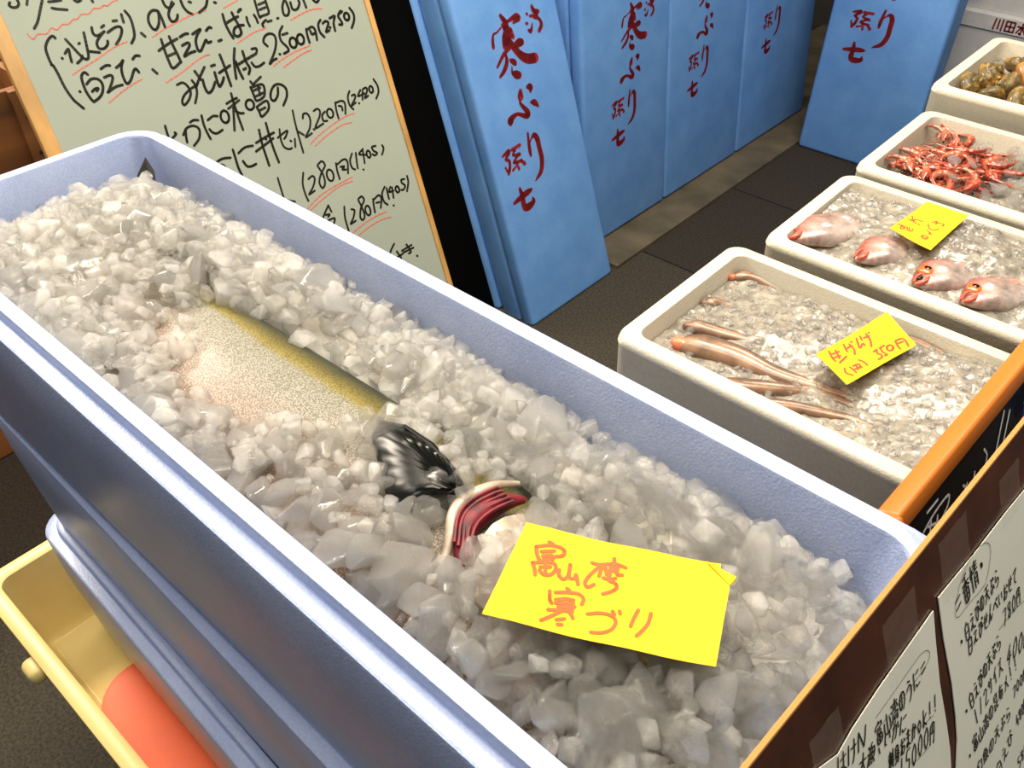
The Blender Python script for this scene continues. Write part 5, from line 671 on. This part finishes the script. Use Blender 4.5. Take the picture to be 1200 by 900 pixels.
def long_fish(path, z, r0, label, dorsal=1, head=True, mouth='genge_mouth'):
    P = spline([(x, y) for x, y in path], 5); n = len(P); S = []
    for i, (x, y) in enumerate(P):
        e = i / (n - 1); prof = (.35 + .65 * min(1, e / .14) ** .6) * (1 - .82 * max(0, (e - .3) / .7) ** 1.3); zz = z - .008 * e + (.0015 * math.sin(e * 9)); S.append((x, y, zz, r0 * prof, r0 * .8 * prof))
    t = thing('long_fish', (P[0][0], P[0][1], z - r0), label, 'fish', 'long pale fish in the first white box')
    mb = fish_loft(S[::-1], 14, dorsal); mb.build('body', 'genge', t, use_attr=True, sharp=80)
    if head:
        x, y = P[0]; d = Vector((P[2][0] - x, P[2][1] - y, 0)).normalized(); s_ = Vector((-d.y, d.x, 0)) * -dorsal
        v, f = box_vf((-1, -1, -1), (1, 1, 1), .9, 4); c = Vector((x, y, z + r0 * .35)) + d * r0 * 1.0 + s_ * r0 * .35
        mb = MB(); mb.add([c + Vector(p) * r0 * .2 for p in v], f); mb.build('eye', 'eye_black', t)
        c = Vector((x, y, z)) + d * r0 * .2; mb = MB(); mb.add([c + d * p[0] * r0 * .75 + Vector((-d.y, d.x, 0)) * p[1] * r0 * .5 + Vector((0, 0, 1)) * p[2] * r0 * .5 for p in v], f); mb.build('mouth', mouth, t)
plain('genge_mouth', 'brown_fish_mouth', (128, 92, 78), .35, 60, .2); plain('coral_mouth', 'coral_pink_mouth', (226, 120, 84), .3, 80, .2)
GEN = 'pale brown eel-like fish '
long_fish([(-.4177, .7878), (-.3839, .8038), (-.3432, .8171), (-.2978, .8198), (-.248, .8321), (-.18, .850)], .924, .0185, GEN + 'with an orange-pink mouth at the left end of its box', -1, True, 'coral_mouth')
long_fish([(-.345, .752), (-.315, .7706), (-.2808, .7989), (-.248, .8240), (-.198, .8316), (-.16, .835)], .922, .0115, GEN + 'just below the one with the orange-pink mouth', -1, False)
long_fish([(-.31, .738), (-.2889, .7501), (-.2534, .7785), (-.211, .8004), (-.1819, .8089), (-.14, .812)], .924, .0095, GEN + 'with tan flank, second from the near rim of its box', -1, False)
long_fish([(-.285, .735), (-.2603, .7482), (-.2303, .7626), (-.1977, .7835), (-.17, .79)], .919, .0075, GEN + 'nearest the near rim of its box', -1, False)
long_fish([(-.4293, .8254), (-.4007, .841), (-.3348, .8659), (-.28, .875)], .925, .0105, GEN + 'with a dark eye, head beside the orange-pink mouth', -1)
long_fish([(-.4436, .8892), (-.42, .9105), (-.36, .92)], .920, .0095, GEN + 'almost buried, a dark back line showing near the left wall', -1)
long_fish([(-.4475, .9665), (-.4232, .988), (-.3775, .9905), (-.3337, .994), (-.29, .99)][::1], .922, .010, GEN + 'with a pink head along the far rim of its box', -1, True, 'coral_mouth')
long_fish([(-.24, .955), (-.188, .9774), (-.1412, .9785), (-.0924, .9765)], .934, .008, GEN + 'whose dark tail trails to the right of the yellow card', -1, False)

# ------------------------------------------------------------------ red-mouthed fish (second white box)
plain('lip_red', 'red_fish_lip', (204, 84, 60), .35, 70, .25)
def red_fish(head, tail, z, r0, label, eye=True, dorsal=1, open_mouth=True):
    a, b = Vector((head[0], head[1], 0)), Vector((tail[0], tail[1], 0)); d = (b - a).normalized(); L = (b - a).length; S = []
    for i in range(22):
        e = i / 21; prof = min(1, (.07 + 1.02 * (e / .34) ** .72)) if e < .4 else 1 - .75 * ((e - .4) / .6) ** 1.6
        p = a + d * L * e; S.append((p.x, p.y, z - .004 - .024 * max(0, e - .25), r0 * prof, r0 * .56 * prof))
    t = thing('red_mouthed_fish', (a.x, a.y, z - r0 * .6), label, 'fish', 'red-mouthed fish in the second white box')
    fish_loft(S[::-1], 18, dorsal).build('body', 'nodo', t, use_attr=True, sharp=80)
    s_ = Vector((-d.y, d.x, 0)) * -dorsal; v, f = box_vf((-1, -1, -1), (1, 1, 1), .9, 5)
    mb = MB(); zt = z + r0 * .02
    J = lambda along, across, up: a + d * r0 * along + s_ * r0 * across + Vector((0, 0, zt + r0 * up))
    tube(mb, [J(-.06, .02, .02), J(.10, .13, .10), J(.30, .13, .20), J(.46, .04, .26)], [r0 * .05, r0 * .075, r0 * .06, r0 * .02], 8)
    tube(mb, [J(-.10 if open_mouth else -.05, -.10, .0), J(.08, -.20, .09), J(.30, -.24, .16), J(.50, -.16, .22)], [r0 * .05, r0 * .10, r0 * .09, r0 * .03], 8)
    mo = mb.build('lips', 'lip_red', t)
    if open_mouth:
        mb = MB(); q = J(.16, -.03, .17); mb.add([q + d * p[0] * r0 * .13 + s_ * p[1] * r0 * .09 + Vector((0, 0, p[2] * r0 * .07)) for p in v], f); mb.build('mouth_opening', 'eye_black', mo)
    if eye:
        c = a + d * r0 * .78 + s_ * r0 * .22; zz = z + r0 * .17
        mb = MB(); mb.add([Vector((c.x, c.y, zz)) + Vector(p) * r0 * .31 for p in [Vector((q[0], q[1], q[2] * .55)) for q in v]], f); e = mb.build('eye', 'eye_orange', t)
        mb = MB(); mb.add([Vector((c.x, c.y, zz + r0 * .135)) + Vector((p[0], p[1], p[2] * .3)) * r0 * .15 for p in v], f); mb.build('pupil', 'eye_black', e)
    # pectoral fin and dorsal fin
    for (nm, e0, sd, ln, up) in (('pectoral_fin', .42, -.15, .55, .5), ('dorsal_fin', .45, .92, .5, .12)):
        p0 = a + d * L * e0 + s_ * r0 * sd; mb = MB(); zz = z + r0 * up - .012
        P = [p0, p0 + d * r0 * ln + s_ * r0 * .22, p0 + d * r0 * (ln + .25), p0 + d * r0 * ln - s_ * r0 * .12]
        mb.add([Vector((p.x, p.y, zz + h)) for p, h in zip(P, (0, .004, .002, .002))] + [Vector((p.x, p.y, zz + h - .0012)) for p, h in zip(P, (0, .004, .002, .002))], [(0, 1, 2, 3), (7, 6, 5, 4), (0, 4, 5, 1), (1, 5, 6, 2), (2, 6, 7, 3), (3, 7, 4, 0)]); mb.build(nm, 'pink_flesh', t)
    return t
red_fish((-.4273, 1.0871), (-.352, 1.262), .940, .036, 'rosy fish with reddish snout, in the left corner of its box', False, -1, False)
red_fish((-.3300, 1.0999), (-.270, 1.250), .940, .033, 'rosy fish whose head comes out below the yellow card', False, -1, False)
red_fish((-.2426, 1.0921), (-.185, 1.235), .941, .035, 'rosy fish with large orange eye and open dark mouth', True, -1)
red_fish((-.1797, 1.0946), (-.115, 1.240), .940, .034, 'rosy fish with dull orange eye, rightmost of the four heads', True, -1, False)

# ------------------------------------------------------------------ red shrimp (third white box)
skin_mat('shrimp', 'red_shrimp_shell', [(0.0, (222, 150, 120)), (0.4, (218, 104, 66)), (0.75, (200, 72, 40)), (1.0, (140, 52, 34))], .4)
def shrimp_mesh(seed):
    rn = random.Random(seed); S = []; curl = rn.uniform(1.2, 2.6); n = 26; x = y = 0; an = 0
    for i in range(n):
        e = i / (n - 1); prof = (.25 + .75 * min(1, e / .22)) * (1 - .72 * max(0, (e - .35) / .65)); seg = 1 + .09 * (1 if (i // 2) % 2 else -1) * (e > .35)
        S.append((x, y, 0, .0075 * prof * seg, .0065 * prof * seg)); an += curl / n * (0 if e < .3 else 1.45); x += .0029 * math.cos(an); y += .0029 * math.sin(an)
    mb = fish_loft(S, 10, -1); ex, ey = S[-1][0], S[-1][1]
    for q in (-.5, 0, .5):   # tail fan
        a = an + q; c, s_ = math.cos(a), math.sin(a); mb.add([(ex, ey, .001), (ex + .007 * c - .002 * s_, ey + .007 * s_ + .002 * c, .0015), (ex + .011 * c, ey + .011 * s_, .001), (ex + .007 * c + .002 * s_, ey + .007 * s_ - .002 * c, .0005), (ex, ey, -.001), (ex + .007 * c, ey + .007 * s_, -.0012)], [(0, 1, 2, 3), (4, 3, 2, 5), (4, 5, 2, 1), (0, 3, 4), (0, 4, 1)])
    for q in (1, -1):        # feelers and legs
        tube(mb, [(0, 0, .001), (-.014, .004 * q, .004), (-.03, .012 * q, .003), (-.045, .022 * q + .004, 0)], [.0007, .0006, .0005, .0003], 5)
        for k in range(4): tube(mb, [(.008 + .005 * k, .004, -.001), (.006 + .005 * k, .012, .001 * q), (.010 + .005 * k, .017, -.003)], [.0007, .0006, .0004], 5)
    v, f = box_vf((-1, -1, -1), (1, 1, 1), .9, 3)
    for q in (1, -1): mb.add([(.003 + p[0] * .0016, p[1] * .0016 - .001, .004 * q + p[2] * .0016) for p in v], f, 1)
    me = bpy.data.meshes.new('red_shrimp'); me.from_pydata([tuple(p) for p in mb.v], [], mb.f); me.materials.append(M['shrimp']); me.materials.append(M['eye_black']); me.polygons.foreach_set('material_index', mb.mi)
    a = me.attributes.new('uvpos', 'FLOAT2', 'POINT'); a.data.foreach_set('vector', [c for q in mb.attr for c in q]); finish(me, True, 60); return me
SHR = [shrimp_mesh(i) for i in range(5)]
x0, x1, y0, y1 = [q for q in WBX['c']]; sp = Pile(x0 + .03, x1 - .03, y0 + .03, y1 - .03, .004, lambda X, Y: .905 + .014 * np.array(sstep(-.38, -.25, X)))
rnd = random.Random(5); ns = 0
for k in range(900):
    x = rnd.uniform(-.385, -.05) if rnd.random() < .3 else rnd.uniform(-.385, -.26); y = rnd.uniform(y0 + .06, y1 - .065)
    if ns >= 64: break
    z = sp.rest(x, y, .011)
    if z > .930 + (0.004 if x < -.28 else -.006): continue
    sp.put(x, y, z, .010); ns += 1
    o = bpy.data.objects.new('red_shrimp', SHR[rnd.randrange(5)]); COL.objects.link(o); o.location = (x, y, z); o.rotation_euler = (rnd.gauss(0, .16), rnd.gauss(0, .12), rnd.uniform(0, 6.28)); s_ = rnd.uniform(.8, 1.05); o.scale = (s_, s_, s_)
    tag(o, 'small red shrimp heaped with others in an open white box', 'shrimp', 'red shrimp in the third white box')
def dropice(pl, xr, yr, zt, n, rr, label, group, seed, mat=.5):
    rn = random.Random(seed); k = 0
    for _ in range(n * 12):
        if k >= n: break
        x, y = rn.uniform(*xr(rn)), rn.uniform(*yr); r = rn.uniform(*rr); z = pl.rest(x, y, r * .6)
        if z > zt: continue
        pl.put(x, y, z, r * .6); k += 1; q = rn.randrange(NPROTO)
        o = bpy.data.objects.new('ice_chunk', (PROTO_C if rn.random() < mat else PROTO)[q]); COL.objects.link(o); o.matrix_world = Matrix.Translation((x, y, z)) @ rotm(rn).to_4x4() @ Matrix.Diagonal((r * 1.2, r, r * .7, 1)); tag(o, label, 'ice', group)
dropice(sp, lambda r: (-.30, -.04) if r.random() < .88 else (-.36, -.3), (y0 + .045, y1 - .045), .942, 57, (.012, .021), 'pale chunk of ice lying over the red shrimp', 'ice chunks over the red shrimp', 4, .8)

# ------------------------------------------------------------------ shellfish (fourth white box)
def shell_mat():
    m = Mat('mossy_shell', (150, 110, 50), 0.55); nz = m.noise(38, 4); n2 = m.noise(120, 3)
    m.color(m.mix(m.ramp(n2.outputs['Fac'], [(.35, (0, 0, 0)), (.65, (255, 255, 255))]), m.ramp(nz.outputs['Fac'], [(0.3, (60, 48, 26)), (0.45, (116, 92, 30)), (0.56, (176, 130, 44)), (0.7, (214, 150, 78))]), (84, 72, 40))); m.bump(n2.outputs['Fac'], .8, .004); m.set('Coat Weight', .3); M['shell'] = m.m
    m = Mat('orange_shell', (206, 124, 56), 0.35); nz = m.noise(30, 4); m.color(m.ramp(nz.outputs['Fac'], [(0.3, (160, 92, 40)), (0.7, (232, 158, 84))])); m.bump(nz.outputs['Fac'], .4, .003); m.set('Coat Weight', .4); M['shell_o'] = m.m
shell_mat()
def turban(x, y, z, r, label, mat='shell', seed=0):
    rn = random.Random(seed); t = thing('turban_shell', (x, y, z - r * .8), label, 'shellfish', 'turban shells in the fourth white box'); mb = MB(); nr, nk = 84, 14; rings = []
    tilt = Matrix.Rotation(rn.uniform(0, 6.28), 3, 'Z') @ Matrix.Rotation(rn.uniform(.5, 1.2), 3, 'X')
    for i in range(nr):           # coiled tube that widens: the whorls
        e = i / (nr - 1); a = e * 2.7 * 2 * math.pi; R_ = r * (.05 + .55 * e ** 1.25); rr = r * (.10 + .42 * e ** 1.2); hz = r * (.95 - 1.05 * e ** .9); c = Vector((R_ * math.cos(a), R_ * math.sin(a), hz)); er = Vector((math.cos(a), math.sin(a), 0)); ez = Vector((0, 0, 1)); ring = []
        for k in range(nk):
            b = 2 * math.pi * k / nk; kn = 1 + .22 * max(0, math.sin(a * 4.5)) * max(0, math.cos(b - .6)) + .06 * noise.noise((c + er * math.cos(b)) * 60)
            ring.append(Vector((x, y, z)) + tilt @ (c + (er * math.cos(b) + ez * math.sin(b)) * rr * kn))
        rings.append(ring)
    loft(mb, rings); mb.build('whorls', mat, t, sharp=70)
    e = rings[-1]; c = sum(e, Vector()) / len(e); mb = MB(); n_ = (e[0] - c).cross(e[3] - c).normalized(); out = (c - sum(rings[-3], Vector()) / nk).normalized(); mb.add([c + (p - c) * .86 + out * r * .03 for p in e] + [c + out * r * .12], [(k, (k + 1) % nk, nk) for k in range(nk)]); mb.build('operculum', 'shell_o', t)
tx0 = WBX['d'][0]
SH = [(-.418, 1.765, .024, 'shell', 'turban shell with orange-tan top in the near left corner of its box'), (-.405, 1.835, .026, 'shell', 'mossy green turban shell near the left wall of its box'), (-.372, 1.735, .022, 'shell', 'dark turban shell by the near rim of its box'),
      (-.362, 1.800, .026, 'shell', 'dark brown turban shell amid the others'), (-.352, 1.880, .028, 'shell_o', 'pale orange turban shell behind the mossy ones'), (-.325, 1.742, .026, 'shell', 'mossy yellow turban shell by the near rim, right in view'),
      (-.300, 1.925, .042, 'shell_o', 'large smooth orange shell at the far side of its box'), (-.262, 1.752, .026, 'shell', 'mossy turban shell right of the yellow one'), (-.385, 1.905, .024, 'shell', 'grey-green turban shell by the far left corner of its box')]
for i, (x, y, r, mt, lb) in enumerate(SH): turban(x, y, .952 + r * .55, r * 1.12, lb, mt, i + 3)
dp = Pile(x0 + .03, x1 - .03, WBX['d'][2] + .03, WBX['d'][3] - .03, .004, lambda X, Y: .952 + 0 * X)
dropice(dp, lambda r: (-.34, -.24), (1.79, 1.88), .985, 12, (.012, .02), 'grey chunk of ice between the mossy shellfish', 'ice chunks among the shellfish', 8, .3)

# ------------------------------------------------------------------ blackboard with orange frame
BB = Plane((-.06576, .5852, 1.03), (.0441, .9990, 0), (-.3904, .0172, .9205))
if BB.n.x < 0: BB.n = -BB.n
t = thing('blackboard_sign', BB.p(.25, -1.11), 'orange-framed blackboard with white chalk writing leaning at the end of the white boxes', 'sign')
vb = -1.03 / BB.ev.z + .01
mb = MB(); panel(mb, BB, -.02, .40, vb + .02, .0, -.012, -.0015); mb.build('board_panel', 'blackboard', t, smooth=False)
mb = MB(); panel(mb, BB, -.0202, .4002, .001, .023, -.020, .0005, .004); mb.build('frame_rail', 'orange_wood', t)
mb = MB(); panel(mb, BB, -.02, .40, vb, vb + .026, -.018, .006, .005); mb.build('frame_rail', 'orange_wood', t)
for u0, u1 in ((-.046, -.0205), (.4005, .426)):
    mb = MB(); panel(mb, BB, u0, u1, vb, .026, -.018, .006, .005); mb.build('frame_rail', 'orange_wood', t)
ink('chalk_writing', CHALK, BB, 'chalk', t, off=-.0008)
mb = MB(); g = [BB.p(u, v, h) for u, v, h in ((.232, -.008, .007), (.30, -.008, .007), (.30, -.032, .004), (.262, -.026, .004), (.236, -.030, .0025))]; mb.add(g + [p - BB.n * .0008 for p in g], [(0, 1, 2, 3, 4), (9, 8, 7, 6, 5)] + [(i, (i + 1) % 5, (i + 1) % 5 + 5, i + 5) for i in range(5)]); mb.build('blue_tape', 'blue_tape', t, smooth=False)

# ------------------------------------------------------------------ brown board with taped papers
BR = Plane((-0.04373, 0.23352, 1.2), (0.05842, 0.99829, 0.0), (-0.39006, 0.02283, 0.9205))
if BR.n.x < 0: BR.n = -BR.n
vb = -1.2 / BR.ev.z + .004
t = thing('brown_notice_board', BR.p(.2, vb), 'dark brown board leaning at the right end of the lavender box stack', 'board')
mb = MB(); panel(mb, BR, -.06, .62, vb, -.0012, -.003, 0.0); mb.build('board_panel', 'brown_board', t, smooth=False)
mb = MB(); panel(mb, BR, -.06, .62, -.001, .0004, -.003, .0002); mb.build('raw_edge', 'raw_edge', t, smooth=False)
def paper(P, label, curl):
    t = thing('notice_paper', BR.p(P[0][0], P[0][1], .002), label, 'paper', 'papers taped to the brown board'); mb = MB(); k = len(P)
    mb.add([BR.p(u, v, .0012 + h) for (u, v), h in zip(P, curl)] + [BR.p(u, v, .0006 + h * .9) for (u, v), h in zip(P, curl)], [tuple(range(k)), tuple(range(2 * k - 1, k - 1, -1))] + [(i, (i + 1) % k, (i + 1) % k + k, i + k) for i in range(k)])
    mb.build('paper_sheet', 'white_paper', t, smooth=False); return t
PL = PAPER_LEFT
PR = PAPER_RIGHT
pa = paper(PL, 'white paper with small black handwriting, left of the dark gap on the brown board', [0] * len(PL))
pb = paper(PR, 'white paper with black handwriting in lines, right of the dark gap on the brown board', [0] * len(PR))
sl = PAPER_INK.split(';'); La = [s for s in sl if float(s.split()[0].split(',')[0]) < 1690]; Lb = [s for s in sl if s not in La]
ink('handwriting', ';'.join(La), BR, 'marker_black', pa, off=.0017, k=2); ink('handwriting', ';'.join(Lb), BR, 'marker_black', pb, off=.0017, k=2)
def tape(u0, u1, v0, v1, parent):
    mb = MB(); n = 10; g = []
    for i in range(n + 1):
        for j in range(n + 1): u = u0 + (u1 - u0) * i / n; v = v0 + (v1 - v0) * j / n; g.append(BR.p(u, v, .0022 + .0007 * noise.noise(Vector((u * 160, v * 160, 1)))))
    f = [(i * (n + 1) + j, (i + 1) * (n + 1) + j, (i + 1) * (n + 1) + j + 1, i * (n + 1) + j + 1) for i in range(n) for j in range(n)]; mb.add(g, f); mb.build('clear_tape', 'tape', parent, smooth=True, sharp=60)
tape(.107, .145, -.060, -.012, pa); tape(.027, .056, -.068, -.025, pa); tape(.178, .216, -.053, -.006, pb); tape(.265, .296, -.055, -.016, pb)
